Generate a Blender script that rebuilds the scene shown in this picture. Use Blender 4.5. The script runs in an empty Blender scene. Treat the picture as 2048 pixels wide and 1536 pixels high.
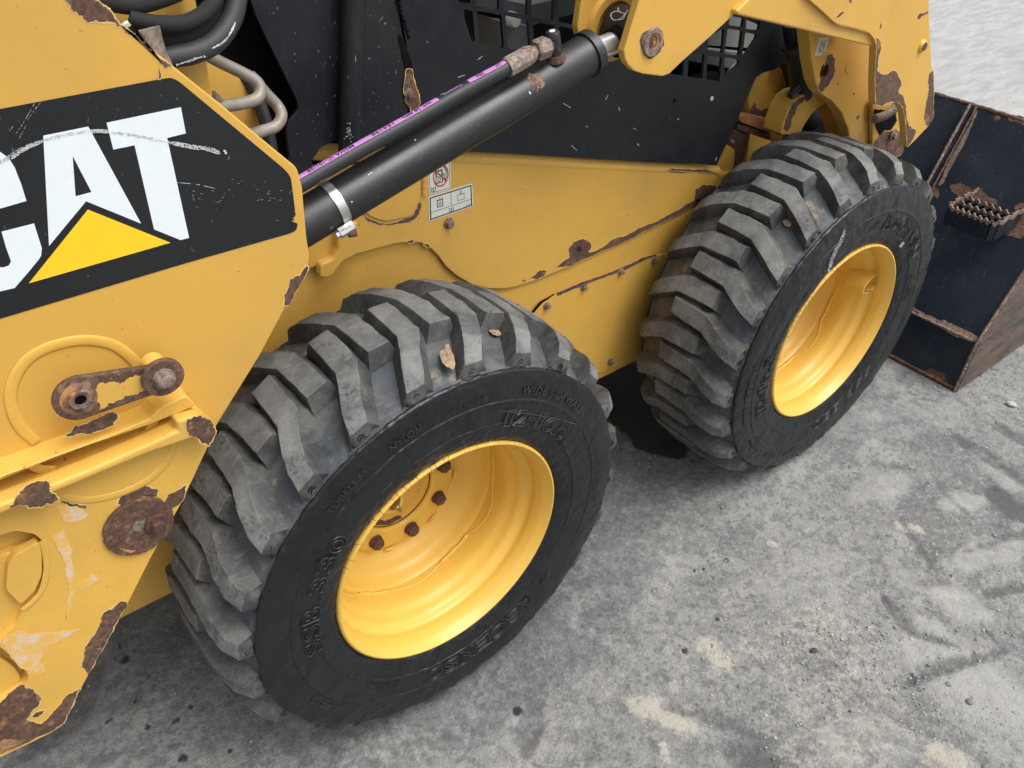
import bpy, bmesh, math, random
import numpy as np
from mathutils import Vector, Matrix, Euler, noise
from mathutils.geometry import tessellate_polygon
R = math.radians
random.seed(7)
S = bpy.context.scene
col = S.collection
# ------------------------------------------------------------------ camera
ZG = 0.40                                   # height of the wheel axis above the ground
FPX = 1734.76
CAM = Vector((-0.5565, -0.8237, 1.1291 + ZG))
EUL = Euler((0.9146, -0.0160, -0.6744), 'XYZ')
cam = bpy.data.cameras.new('camera')
cam.sensor_width = 36
cam.lens = 36 * FPX / 2048
cam.clip_start = 0.02
cam.clip_end = 400
co = bpy.data.objects.new('camera', cam)
co.location = CAM
co.rotation_euler = EUL
col.objects.link(co)
S.camera = co
# ------------------------------------------------------------------ light
EL, AZ = R(62), R(-62)                      # sun elevation, azimuth it comes from (right of the camera)
w = bpy.data.worlds.new('World')
S.world = w
w.use_nodes = True
nt = w.node_tree
sky = nt.nodes.new('ShaderNodeTexSky')
sky.sky_type = 'NISHITA'
sky.sun_disc = False
sky.sun_elevation = EL
sky.sun_rotation = R(90) - AZ
sky.air_density = 1.0
sky.dust_density = 5.0
sky.ozone_density = 1.0
hs = nt.nodes.new('ShaderNodeHueSaturation')
hs.inputs['Saturation'].default_value = 0.2
bg = nt.nodes['Background']
bg.inputs[1].default_value = 0.15
nt.links.new(sky.outputs[0], hs.inputs['Color'])
nt.links.new(hs.outputs[0], bg.inputs[0])
sl = bpy.data.lights.new('sun', 'SUN')
sl.energy = 1.3
sl.angle = R(40)
sl.color = (1.0, 0.97, 0.93)
so = bpy.data.objects.new('sun', sl)
sd = Vector((math.cos(AZ) * math.cos(EL), math.sin(AZ) * math.cos(EL), math.sin(EL)))
so.rotation_euler = sd.to_track_quat('Z', 'Y').to_euler()
col.objects.link(so)
S.view_settings.view_transform = 'Standard'
S.view_settings.look = 'None'
S.view_settings.exposure = 0.48
S.view_settings.gamma = 1
S.view_settings.use_curve_mapping = False
S.cycles.max_bounces = 6
# ------------------------------------------------------------------ survey helpers: photograph pixel -> point on a plane of the place
RM = EUL.to_matrix()
def ray(px, py):
    return RM @ Vector(((px - 1024) / FPX, -(py - 768) / FPX, -1))
def pt(px, py, y):
    d = ray(px, py)
    return CAM + d * ((y - CAM.y) / d.y)
def ptz(px, py, z):
    d = ray(px, py)
    return CAM + d * ((z - CAM.z) / d.z)
def ptn(px, py, P0, n):
    d = ray(px, py)
    return CAM + d * ((P0 - CAM).dot(n) / d.dot(n))
# ------------------------------------------------------------------ materials
def mat(name):
    m = bpy.data.materials.new(name)
    m.use_nodes = True
    t = m.node_tree
    b = t.nodes['Principled BSDF']
    return m, t, b
def N(t, k, **kw):
    n = t.nodes.new('ShaderNode' + k)
    for a, v in kw.items():
        if a in n.inputs: n.inputs[a].default_value = v
        else: setattr(n, a, v)
    return n
def coords(t, scale=(1, 1, 1)):
    g = N(t, 'NewGeometry')
    mp = N(t, 'Mapping')
    mp.inputs['Scale'].default_value = scale
    t.links.new(g.outputs['Position'], mp.inputs['Vector'])
    return mp.outputs[0]
def noi(t, v, scale, detail=4, rough=.55, dist=0):
    n = N(t, 'TexNoise')
    n.inputs['Scale'].default_value = scale
    n.inputs['Detail'].default_value = detail
    n.inputs['Roughness'].default_value = rough
    n.inputs['Distortion'].default_value = dist
    t.links.new(v, n.inputs['Vector'])
    return n.outputs['Fac']
def ramp(t, f, stops):
    r = N(t, 'ValToRGB')
    e = r.color_ramp.elements
    while len(e) < len(stops): e.new(.5)
    for i, (p, c) in enumerate(stops):
        e[i].position = p
        e[i].color = (c, c, c, 1) if not hasattr(c, '__len__') else (*c, 1)
    t.links.new(f, r.inputs[0])
    return r.outputs[0]
def mix(t, f, a, b, mode='MIX'):
    m = N(t, 'Mix', data_type='RGBA', blend_type=mode)
    if hasattr(f, 'is_linked'): t.links.new(f, m.inputs[0])
    else: m.inputs[0].default_value = f
    for s, x in ((6, a), (7, b)):
        if hasattr(x, 'is_linked'): t.links.new(x, m.inputs[s])
        else: m.inputs[s].default_value = (*x, 1)
    return m.outputs[2]
def mth(t, op, a, b=None):
    m = N(t, 'Math', operation=op)
    for i, x in enumerate((a, b)):
        if x is None: continue
        if hasattr(x, 'is_linked'): t.links.new(x, m.inputs[i])
        else: m.inputs[i].default_value = x
    return m.outputs[0]
def bump(t, b, h, dist, strength=1.0):
    n = N(t, 'Bump')
    n.inputs['Distance'].default_value = dist
    n.inputs['Strength'].default_value = strength
    t.links.new(h, n.inputs['Height'])
    t.links.new(n.outputs[0], b.inputs['Normal'])
def setc(t, b, c):
    if hasattr(c, 'is_linked'): t.links.new(c, b.inputs['Base Color'])
    else: b.inputs['Base Color'].default_value = (*c, 1)
def setr(t, b, r):
    if hasattr(r, 'is_linked'): t.links.new(r, b.inputs['Roughness'])
    else: b.inputs['Roughness'].default_value = r

def paint(name, c, rough, dirt=.25, chips=0.0, peel=.00012, coat=0.0, dirtc=(.30, .19, .07)):
    m, t, b = mat(name)
    v = coords(t)
    d = noi(t, v, 5, 6, .6)
    c2 = mix(t, ramp(t, d, [(.45, 0), (.75, dirt)]), c, dirtc)
    s = noi(t, coords(t, (60, 60, 14)), 1, 3, .6)
    c2 = mix(t, ramp(t, s, [(.55, 0), (.8, dirt * .5)]), c2, (c[0] * .8, c[1] * .72, c[2] * .55))
    mp = N(t, 'Mapping')
    mp.inputs['Scale'].default_value = (5, 5, 230)
    mp.inputs['Rotation'].default_value = (0, .75, 0)
    t.links.new(v, mp.inputs['Vector'])
    sc = noi(t, mp.outputs[0], 1, 4, .6)
    c2 = mix(t, ramp(t, sc, [(.665, 0), (.70, dirt * .9)]), c2, tuple(min(1, x * 1.15 + .06) for x in c))
    c2 = mix(t, ramp(t, noi(t, v, 1.7, 4, .55), [(.4, 0), (.66, .10 + dirt * .3)]), c2, tuple(x * .86 for x in c))
    sp = noi(t, v, 170, 2, .5)
    c2 = mix(t, ramp(t, sp, [(.745, 0), (.765, min(1, dirt * 2.4))]), c2, (.10, .05, .03))
    if chips:
        ch = noi(t, v, 26, 8, .72)
        c2 = mix(t, ramp(t, ch, [(.70 - chips, 0), (.712 - chips, 1)]), c2, (.09, .045, .035))
    setc(t, b, c2)
    setr(t, b, ramp(t, d, [(.35, rough), (.75, min(1, rough + .18))]))
    bump(t, b, noi(t, v, 420, 2), peel)
    b.inputs['Coat Weight'].default_value = coat
    b.inputs['Coat Roughness'].default_value = .12
    return m
YEL = (.640, .370, .068)
M = {}
M['yellow'] = paint('machine_yellow_paint', YEL, .42, .30)
M['yellow_worn'] = paint('worn_yellow_paint', (.69, .405, .070), .48, .42, 0.0, .0003)
M['yellow_rim'] = paint('fresh_rim_yellow', (.70, .430, .075), .38, .08, 0, .0001, .1)
M['yellow_chip'] = paint('chipped_yellow_paint', YEL, .5, .6, .035)

def rust(name, a=(.108, .052, .032), b_=(.200, .108, .066), o=(.40, .18, .06), k=.60, bd=.0012):
    m, t, b = mat(name)
    v = coords(t)
    c = mix(t, ramp(t, noi(t, v, 22, 6, .65), [(.35, 0), (.68, 1)]), a, b_)
    c = mix(t, ramp(t, noi(t, v, 160, 4, .7), [(.40, 0), (.62, .75)]), c, (.040, .024, .022))
    c = mix(t, ramp(t, noi(t, v, 75, 5, .7), [(k - .03, 0), (k + .05, .8)]), c, (.26, .17, .13))
    c = mix(t, ramp(t, noi(t, v, 14, 5, .7), [(k, 0), (k + .08, .85)]), c, o)
    setc(t, b, c)
    b.inputs['Roughness'].default_value = .72
    b.inputs['Specular IOR Level'].default_value = .45
    bump(t, b, noi(t, v, 300, 5, .75), bd)
    return m
M['rust'] = rust('brown_rust')
M['rust_orange'] = rust('orange_rust', (.11, .055, .035), (.24, .12, .06), (.55, .25, .07), .48)
M['rust_bolt'] = rust('rusty_bolt', (.11, .045, .035), (.16, .075, .055), (.2, .09, .05), .7)
M['rust_pale'] = rust('pale_rusty_steel', (.20, .14, .11), (.36, .27, .21), (.42, .22, .12), .6)

def black(name, c=(.006, .008, .0115), rough=.34, speck=1.0, dust=.5, rusty=0.0, spec=.32):
    m, t, b = mat(name)
    b.inputs['Specular IOR Level'].default_value = spec
    v = coords(t)
    d = noi(t, v, 4, 6, .65)
    c2 = mix(t, ramp(t, d, [(.4, 0), (.8, dust)]), c, (.030, .031, .032))
    s = noi(t, coords(t, (150, 150, 22)), 1, 3, .65)
    c2 = mix(t, ramp(t, s, [(.56, 0), (.85, dust * .6)]), c2, (.05, .05, .05))
    if speck:
        sp = noi(t, coords(t, (210, 210, 95)), 1, 2, .6)
        c2 = mix(t, ramp(t, sp, [(.715, 0), (.74, .65 * speck)]), c2, (.30, .30, .29))
    if rusty:
        r1 = noi(t, v, 12, 8, .75)
        rc = mix(t, ramp(t, noi(t, v, 90, 4, .7), [(.4, 0), (.6, 1)]), (.07, .035, .025), (.26, .16, .11))
        c2 = mix(t, ramp(t, r1, [(.685 - rusty, 0), (.70 - rusty, 1)]), c2, rc)
        s2 = noi(t, coords(t, (9, 60, 14)), 1, 6, .8)
        c2 = mix(t, ramp(t, s2, [(.58, 0), (.74, .3)]), c2, (.13, .135, .14))
        c2 = mix(t, ramp(t, noi(t, v, 7, 6, .7), [(.5, 0), (.72, .5)]), c2, (.030, .038, .052))
    setc(t, b, c2)
    setr(t, b, ramp(t, d, [(.3, rough), (.75, min(1, rough + .25))]))
    bump(t, b, noi(t, v, 260, 3), .00015)
    return m
M['black_paint'] = black('black_panel_paint', (.006, .0085, .013), .34, 1.0, .7)
M['black_gloss'] = black('glossy_black_cylinder_paint', (.009, .0098, .0115), .33, .6, .6, 0, .6)
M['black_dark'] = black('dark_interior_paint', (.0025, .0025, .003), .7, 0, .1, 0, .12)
M['bucket_black'] = black('blue_black_bucket_paint', (.010, .0155, .026), .30, .9, .6, .012)
M['grey_plastic'] = black('grey_cab_plastic', (.20, .21, .21), .5, 0, .5)
M['decal_black'] = black('black_decal_film', (.0125, .014, .0155), .42, .35, .1)

def flat(name, c, rough=.5, metal=0.0, n=.12, bs=0, sc=60):
    m, t, b = mat(name)
    v = coords(t)
    f = noi(t, v, sc, 4, .6)
    setc(t, b, mix(t, ramp(t, f, [(.35, 0), (.75, n * 2)]), c, tuple(x * .55 for x in c)))
    b.inputs['Roughness'].default_value = rough
    b.inputs['Metallic'].default_value = metal
    if bs: bump(t, b, noi(t, v, sc * 4, 3), bs)
    return m
M['decal_white'] = flat('white_decal_film', (.74, .80, .84), .38, 0, .05)
M['decal_yellow'] = flat('yellow_decal_film', (.93, .58, .018), .4, 0, .03)
M['sticker_white'] = flat('sticker_white', (.66, .67, .60), .45, 0, .04)
M['ink_black'] = flat('ink_black', (.018, .018, .02), .5)
M['ink_red'] = flat('ink_red', (.50, .025, .03), .5)
M['ink_green'] = flat('ink_green', (.10, .35, .14), .5)
M['chalk'] = flat('white_scuff', (.72, .74, .74), .8, 0, .3, 0, 400)
M['scuff_grey'] = flat('grey_scuff', (.40, .43, .45), .8, 0, .3, 0, 300)
M['dust_fleck'] = flat('dust_fleck', (.10, .10, .095), .8)
M['hose'] = flat('black_hose_rubber', (.020, .022, .025), .5, 0, .3, .0002, 120)
M['hose_dusty'] = flat('dusty_hose_rubber', (.030, .032, .034), .6, 0, .3, .0002, 25)
M['sleeve'] = flat('woven_black_sleeve', (.012, .012, .013), .75, 0, .5, .0008, 350)
M['purple'] = flat('purple_hose_print', (.52, .21, .56), .5, 0, .2, 0, 200)
M['zinc'] = flat('zinc_clamp_steel', (.62, .62, .60), .33, .9, .35, .0001, 40)
M['chrome'] = flat('chrome_rod', (.86, .87, .88), .25, .75, .2, .00005, 30)
M['brass'] = flat('brass_valve', (.60, .50, .30), .3, .9)
M['fitting'] = rust('plated_fitting_steel', (.22, .15, .12), (.42, .35, .29), (.34, .15, .08), .60, .00025)
M['pipe'] = rust('dull_steel_pipe', (.17, .145, .12), (.30, .26, .215), (.22, .12, .085), .64, .0005)
M['paint_edge'] = flat('flaked_paint_edge', (.80, .56, .22), .5, 0, .4, 0, 150)
M['mud'] = flat('dried_mud', (.42, .30, .18), .9, 0, .5, .0015, 90)
M['steel_line'] = flat('dull_tan_steel_line', (.30, .26, .215), .5, .2, .45, .0002, 28)
M['wire'] = flat('white_wire', (.55, .6, .5), .5)

def rubber(name, c, dust, dustc=(.155, .152, .145), k=.42, rough=.62, mud=.7, sc=16, fine=.5, bd=.0012):
    m, t, b = mat(name)
    v = coords(t)
    a = noi(t, v, sc, 6, .62, .4)
    c2 = mix(t, ramp(t, a, [(k, 0), (k + .26, dust)]), c, dustc)
    dk = noi(t, v, 6.5, 4, .6)
    c2 = mix(t, ramp(t, dk, [(.50, 0), (.68, .55)]), c2, tuple(x * .45 for x in c))
    pit = noi(t, v, 190, 4, .7)
    patchy = ramp(t, noi(t, v, 13, 4, .6), [(.48, .12), (.62, 1)])
    c2 = mix(t, mth(t, 'MULTIPLY', ramp(t, pit, [(.50, 0), (.60, fine)]), patchy), c2, tuple(x * .35 for x in c))
    sc_ = noi(t, coords(t, (55, 120, 20)), 1, 5, .7)
    c2 = mix(t, ramp(t, sc_, [(.52, 0), (.74, dust * .55)]), c2, tuple(min(1, x * 1.35) for x in dustc))
    md = noi(t, v, 11, 6, .72)
    c2 = mix(t, ramp(t, md, [(mud - .02, 0), (mud + .05, .75)]), c2, (.27, .225, .15))
    setc(t, b, c2)
    b.inputs['Roughness'].default_value = rough
    b.inputs['Specular IOR Level'].default_value = .4
    hh = mth(t, 'ADD', mth(t, 'MULTIPLY', noi(t, v, 130, 5, .7), .7), mth(t, 'MULTIPLY', noi(t, v, 26, 4), 1.5))
    bump(t, b, hh, bd)
    return m
M['lug_top'] = rubber('worn_grey_tread_rubber', (.092, .094, .094), .9, (.205, .205, .198), .36, .72, .72, 16, .8)
M['lug_side'] = rubber('dusty_tread_rubber', (.045, .047, .048), .85, (.135, .130, .118), .42, .7, .69)
M['groove'] = rubber('blue_grey_groove_rubber', (.064, .073, .084), .85, (.15, .146, .130), .46, .55, .625)
M['letter_rubber'] = rubber('rubbed_letter_rubber', (.026, .028, .030), .3, (.06, .06, .058), .45, .38, .95, 16, .4, .0003)
M['sidewall'] = rubber('clean_sidewall_rubber', (.0105, .012, .0145), .12, (.05, .05, .048), .5, .36, .95, 16, .5, .0004)

# ------------------------------------------------------------------ object helpers
def link(name, me, m, parent=None, smooth=False, **props):
    o = bpy.data.objects.new(name, me)
    col.objects.link(o)
    if m is not None:
        for x in (m if isinstance(m, (list, tuple)) else [m]): me.materials.append(M[x] if isinstance(x, str) else x)
    if smooth:
        for p in me.polygons: p.use_smooth = True
    if parent: o.parent = parent
    for k, v in props.items(): o[k] = v
    return o
def bev(o, wd=.0012, seg=2, ang=35):
    b = o.modifiers.new('bevel', 'BEVEL')
    b.width = wd
    b.segments = seg
    b.limit_method = 'ANGLE'
    b.angle_limit = R(ang)
    b.harden_normals = False
    return o
def autosmooth(o, ang=40):
    for p in o.data.polygons: p.use_smooth = True
    o.data.set_sharp_from_angle(angle=R(ang))
    return o
def rounded(pts, r, n=4):
    out = []
    L = len(pts)
    for i in range(L):
        p = Vector(pts[i][:2])
        rr = pts[i][2] if len(pts[i]) > 2 else r
        a = Vector(pts[i - 1][:2]) - p
        c = Vector(pts[(i + 1) % L][:2]) - p
        if rr <= 0 or a.length < 1e-6 or c.length < 1e-6:
            out.append((p.x, p.y)); continue
        q = min(rr, a.length * .45, c.length * .45)
        A = p + a.normalized() * q
        C = p + c.normalized() * q
        for k in range(n + 1):
            s = k / n
            v = A * (1 - s) ** 2 + p * 2 * s * (1 - s) + C * s * s
            out.append((v.x, v.y))
    return out
def smoothpath(pts, n=6, closed=False):
    P = [Vector(p) for p in pts]
    out = []
    L = len(P)
    rng = range(L if closed else L - 1)
    for i in rng:
        if closed: a, b, c, d = P[(i - 1) % L], P[i], P[(i + 1) % L], P[(i + 2) % L]
        else: a, b, c, d = P[max(i - 1, 0)], P[i], P[i + 1], P[min(i + 2, L - 1)]
        for k in range(n):
            s = k / n
            out.append(.5 * ((2 * b) + (c - a) * s + (2 * a - 5 * b + 4 * c - d) * s * s + (3 * b - a - 3 * c + d) * s ** 3))
    if not closed: out.append(P[-1])
    return out
def jag(pts, amp=.0035, depth=3, closed=True):
    P = [Vector(p) for p in pts]
    for d in range(depth):
        Q = []
        L = len(P)
        for i in range(L if closed else L - 1):
            a, b = P[i], P[(i + 1) % L]
            Q.append(a)
            l = (b - a).length
            if l > .0016:
                nrm = Vector((-(b - a).y, (b - a).x))
                Q.append((a + b) / 2 + nrm.normalized() * random.uniform(-1, 1) * min(amp, l * .35))
        if not closed: Q.append(P[-1])
        P = Q
        amp *= .72
    return P
def prism(P2, y, th, holes=(), fr=None):
    """P2: outline in (x, z); front face at y, back at y+th.  fr maps (u, v, w) to a point for other planes."""
    fr = fr or (lambda u, v, w_: Vector((u, w_, v)))
    loops = [[Vector((a[0], a[1], 0)) for a in P2]] + [[Vector((a[0], a[1], 0)) for a in h] for h in holes]
    verts, faces = [], []
    flatl = [p for l in loops for p in l]
    n = len(flatl)
    verts = [fr(p.x, p.y, y) for p in flatl] + [fr(p.x, p.y, y + th) for p in flatl]
    if not holes:
        faces.append(list(range(n)))
        faces.append(list(range(2 * n - 1, n - 1, -1)))
    else:
        for tri in tessellate_polygon(loops):
            faces.append(list(tri))
            faces.append([i + n for i in reversed(tri)])
    k = 0
    for l in loops:
        m_ = len(l)
        for i in range(m_):
            j = (i + 1) % m_
            faces.append([k + j, k + i, k + i + n, k + j + n])
        k += m_
    me = bpy.data.meshes.new('plate')
    me.from_pydata([tuple(v) for v in verts], [], faces)
    bm = bmesh.new(); bm.from_mesh(me)
    bmesh.ops.recalc_face_normals(bm, faces=bm.faces)
    bm.to_mesh(me); bm.free()
    return me
def px2(poly, y):
    return [(lambda v: (v.x, v.z))(pt(a[0], a[1], y)) for a in poly]
def plate(name, poly, y, th, m, parent, r=0, bv=.0012, holes=(), seg=2, rn=4, **props):
    P = px2(rounded(poly, r, rn) if r or any(len(a) > 2 for a in poly) else poly, y)
    H = [px2(h, y) for h in holes]
    o = link(name, prism(P, y, th, H), m, parent, **props)
    if bv:
        bev(o, bv, seg)
    return o
def sheet2(P, y, dz=.0005):
    """thin film or paint edge lying on the plane y (P in x, z)"""
    return prism(P, y - dz, dz * .8)
def grow(P, lo, hi):
    out = []
    L_ = len(P)
    ar = sum(P[i - 1].x * P[i].y - P[i].x * P[i - 1].y for i in range(L_))
    sg = 1 if ar > 0 else -1
    for i in range(L_):
        t_ = P[(i + 2) % L_] - P[i - 2]
        if t_.length < 1e-9: t_ = Vector((1, 0))
        t_.normalize()
        g = lo + (hi - lo) * max(0, .5 + noise.noise(Vector((P[i].x * 60, P[i].y * 60, 5)))) * random.uniform(.6, 1.3)
        out.append(P[i] + Vector((t_.y, -t_.x)) * sg * g)
    return out
def patch(poly, y, parent, m='rust', amp=.0030, lift=.0005, name='rust_patch', depth=5):
    P = jag(px2(poly, y), amp, depth)
    if m == 'rust' and parent is not None and parent.name.split('.')[0] in ('skid_steer_loader', 'rear_casting', 'lift_arm'):
        G = grow(P, .0002, .0018)
        link('paint_edge', sheet2([(p.x, p.y) for p in G], y, lift * .6), 'paint_edge', parent)
    return link(name, sheet2([(p.x, p.y) for p in P], y, lift), m, parent)
def ell(cx, cy, rx, ry, rot=0, n=24):
    c, s = math.cos(R(rot)), math.sin(R(rot))
    return [(cx + rx * math.cos(a) * c - ry * math.sin(a) * s, cy + rx * math.cos(a) * s + ry * math.sin(a) * c) for a in [2 * math.pi * i / n for i in range(n)]]
def tube(name, P, rad, m, parent=None, seg=12, caps=True, smooth=True, **props):
    P = [Vector(p) for p in P]
    rads = rad if hasattr(rad, '__len__') else [rad] * len(P)
    verts, faces = [], []
    T = [(P[min(i + 1, len(P) - 1)] - P[max(i - 1, 0)]).normalized() for i in range(len(P))]
    up = Vector((0, 0, 1)) if abs(T[0].z) < .9 else Vector((1, 0, 0))
    nv = T[0].cross(up).normalized()
    for i, p in enumerate(P):
        nv = (nv - T[i] * nv.dot(T[i])).normalized()
        bv = T[i].cross(nv)
        for k in range(seg):
            a = 2 * math.pi * k / seg
            verts.append(p + (nv * math.cos(a) + bv * math.sin(a)) * rads[i])
    for i in range(len(P) - 1):
        for k in range(seg):
            k2 = (k + 1) % seg
            faces.append((i * seg + k, i * seg + k2, (i + 1) * seg + k2, (i + 1) * seg + k))
    if caps:
        faces.append(tuple(range(seg - 1, -1, -1)))
        faces.append(tuple((len(P) - 1) * seg + k for k in range(seg)))
    me = bpy.data.meshes.new(name)
    me.from_pydata([tuple(v) for v in verts], [], faces)
    o = link(name, me, m, parent, **props)
    if smooth: autosmooth(o, 50)
    return o
def box(name, lo, hi, m, parent, bv=.001, **props):
    (a, b, c), (d, e, f) = lo, hi
    vs = [(a, b, c), (d, b, c), (d, e, c), (a, e, c), (a, b, f), (d, b, f), (d, e, f), (a, e, f)]
    me = bpy.data.meshes.new(name)
    me.from_pydata(vs, [], [(3, 2, 1, 0), (4, 5, 6, 7), (0, 1, 5, 4), (1, 2, 6, 5), (2, 3, 7, 6), (3, 0, 4, 7)])
    o = link(name, me, m, parent, **props)
    if bv: bev(o, bv)
    return o
def lathe_data(prof, c, ax='y', seg=48, closed=False, a0=0, a1=360):
    """profile of (radius, along) turned about the axis through c"""
    verts, faces = [], []
    full = abs(a1 - a0) >= 360
    n = seg if full else seg + 1
    for i in range(n):
        a = R(a0 + (a1 - a0) * i / seg)
        for r_, y_ in prof:
            verts.append(Vector((r_ * math.cos(a), y_, r_ * math.sin(a))) + Vector(c))
    K = len(prof)
    for i in range(seg):
        j = (i + 1) % n
        for k in range(K - 1 + (1 if closed else 0)):
            k2 = (k + 1) % K
            faces.append((i * K + k, i * K + k2, j * K + k2, j * K + k))
    return verts, faces
def lathe(name, prof, c, m, parent, seg=48, ang=35, a0=0, a1=360, closed=False, bv=0, **props):
    v, f = lathe_data(prof, c, seg=seg, a0=a0, a1=a1, closed=closed)
    me = bpy.data.meshes.new(name)
    me.from_pydata([tuple(x) for x in v], [], f)
    bm = bmesh.new(); bm.from_mesh(me)
    bmesh.ops.remove_doubles(bm, verts=bm.verts, dist=1e-6)
    bmesh.ops.recalc_face_normals(bm, faces=bm.faces)
    bm.to_mesh(me); bm.free()
    o = link(name, me, m, parent, **props)
    autosmooth(o, ang)
    if bv: bev(o, bv)
    return o
def hexbolt(c, r, h, m, parent, name='bolt', flange=1.35, rot=0, washer=True, seg=6):
    """head standing out towards -y from the point c"""
    bm = bmesh.new()
    y0 = c[1]
    def ring(n, rr, y, off=0):
        return [bm.verts.new((c[0] + rr * math.cos(2 * math.pi * i / n + off), y, c[2] + rr * math.sin(2 * math.pi * i / n + off))) for i in range(n)]
    A = ring(seg, r, y0 - h * .25, R(rot)); B = ring(seg, r, y0 - h * .9, R(rot)); D = ring(seg, r * .82, y0 - h, R(rot))
    for P, Q in ((A, B), (B, D)):
        for i in range(seg): bm.faces.new((P[i], P[(i + 1) % seg], Q[(i + 1) % seg], Q[i]))
    bm.faces.new(D)
    if washer:
        E = ring(18, r * flange, y0); F = ring(18, r * flange * .96, y0 - h * .22)
        for i in range(18): bm.faces.new((E[i], E[(i + 1) % 18], F[(i + 1) % 18], F[i]))
        bm.faces.new(F)
    bmesh.ops.recalc_face_normals(bm, faces=bm.faces)
    me = bpy.data.meshes.new(name); bm.to_mesh(me); bm.free()
    return bev(link(name, me, m, parent), r * .06)
_txt = {}
def text_mesh(s, outline=0.0, offset=.01, extrude=0.0):
    k = (s, outline, offset, extrude)
    if k in _txt: return _txt[k]
    c = bpy.data.curves.new('t', 'FONT')
    c.body = s
    c.resolution_u = 3
    c.space_character = 1.08
    if outline:
        c.fill_mode = 'NONE'; c.bevel_depth = outline; c.bevel_resolution = 0; c.offset = offset
    else:
        c.offset = offset; c.extrude = extrude
    o = bpy.data.objects.new('t', c)
    col.objects.link(o)
    dg = bpy.context.evaluated_depsgraph_get()
    me = bpy.data.meshes.new_from_object(o.evaluated_get(dg))
    V = [v.co.copy() for v in me.vertices]
    F = [tuple(p.vertices) for p in me.polygons]
    bpy.data.objects.remove(o)
    x0 = min(v.x for v in V); x1 = max(v.x for v in V)
    y0 = min(v.y for v in V); y1 = max(v.y for v in V)
    V = [Vector(((v.x - x0) / (x1 - x0), (v.y - y0) / (y1 - y0), v.z)) for v in V]
    _txt[k] = (V, F, (x1 - x0) / (y1 - y0))
    return _txt[k]
def mapped(name, VF, fn, m, parent, **props):
    me = bpy.data.meshes.new(name)
    me.from_pydata([tuple(fn(v)) for v in VF[0]], [], VF[1])
    return link(name, me, m, parent, **props)
def scuff(pts, wpx, y, m, parent, name='scuff_mark', n=3, brk=.25):
    S_ = smoothpath([Vector((a, b, 0)) for a, b in pts], 16)
    V, F = [], []
    for q in range(n):
        off = (q - (n - 1) / 2) * wpx / max(n, 1)
        for i in range(len(S_) - 1):
            if random.random() < brk: continue
            a, b = S_[i], S_[i + 1]
            d = (b - a).normalized(); nn = Vector((-d.y, d.x, 0))
            e = min(i, len(S_) - 1 - i) / len(S_) * 4
            ww = wpx / n * .42 * min(1, .35 + e) * random.uniform(.5, 1.1)
            k = len(V)
            for p_, s in ((a, 1), (a, -1), (b, -1), (b, 1)):
                u = p_ + nn * (off * min(1, .4 + e) + s * ww + random.uniform(-.15, .15))
                w_ = pt(u.x, u.y, y)
                V.append(tuple(w_))
            F.append((k, k + 1, k + 2, k + 3))
    me = bpy.data.meshes.new(name); me.from_pydata(V, [], F)
    link(name, me, m, parent)
def top(name, label, cat, loc=(0, 0, 0), group=None):
    o = bpy.data.objects.new(name, None)
    o.empty_display_size = .1
    o.location = loc
    col.objects.link(o)
    o['label'] = label; o['category'] = cat
    if group: o['group'] = group
    return o
def empty(name, parent, **props):
    o = bpy.data.objects.new(name, None)
    o.empty_display_size = .05
    col.objects.link(o)
    o.parent = parent
    for k, v in props.items(): o[k] = v
    return o

# ================================================================== GROUND
def seg_px(*q): return [ptz(a, b, 0) for a, b in q]
gx = np.concatenate([-np.geomspace(60, 1.45, 26), np.arange(-1.4, 3.0, .010), np.geomspace(3.05, 90, 60)])
gy = np.concatenate([-np.geomspace(60, 1.65, 26), np.arange(-1.6, 1.5, .010), np.geomspace(1.52, 90, 60)])
GX, GY = np.meshgrid(gx, gy)
def segd(A, B):
    ax, ay, bx, by = A.x, A.y, B.x, B.y
    L2 = (bx - ax) ** 2 + (by - ay) ** 2 + 1e-12
    t = np.clip(((GX - ax) * (bx - ax) + (GY - ay) * (by - ay)) / L2, 0, 1)
    return np.hypot(GX - ax - t * (bx - ax), GY - ay - t * (by - ay)), t
def field(items, taper=False):
    """items: (pixel points, radius in metres, strength) ; soft capsules along the points"""
    F = np.zeros_like(GX)
    for q, rad, s in items:
        P = seg_px(*q)
        if len(P) == 1: P = P * 2
        d = None
        for i in range(len(P) - 1):
            di, ti = segd(P[i], P[i + 1])
            if taper:
                u_ = (i + ti) / (len(P) - 1)
                di = di / (.35 + .65 * np.sin(np.pi * np.clip(u_ * .8 + .12, 0, 1)))
            d = di if d is None else np.minimum(d, di)
        F = np.maximum(F, s * np.clip(1.6 - d / rad, 0, 1) ** (1.0 if not taper else 1.3))
    return F
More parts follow.
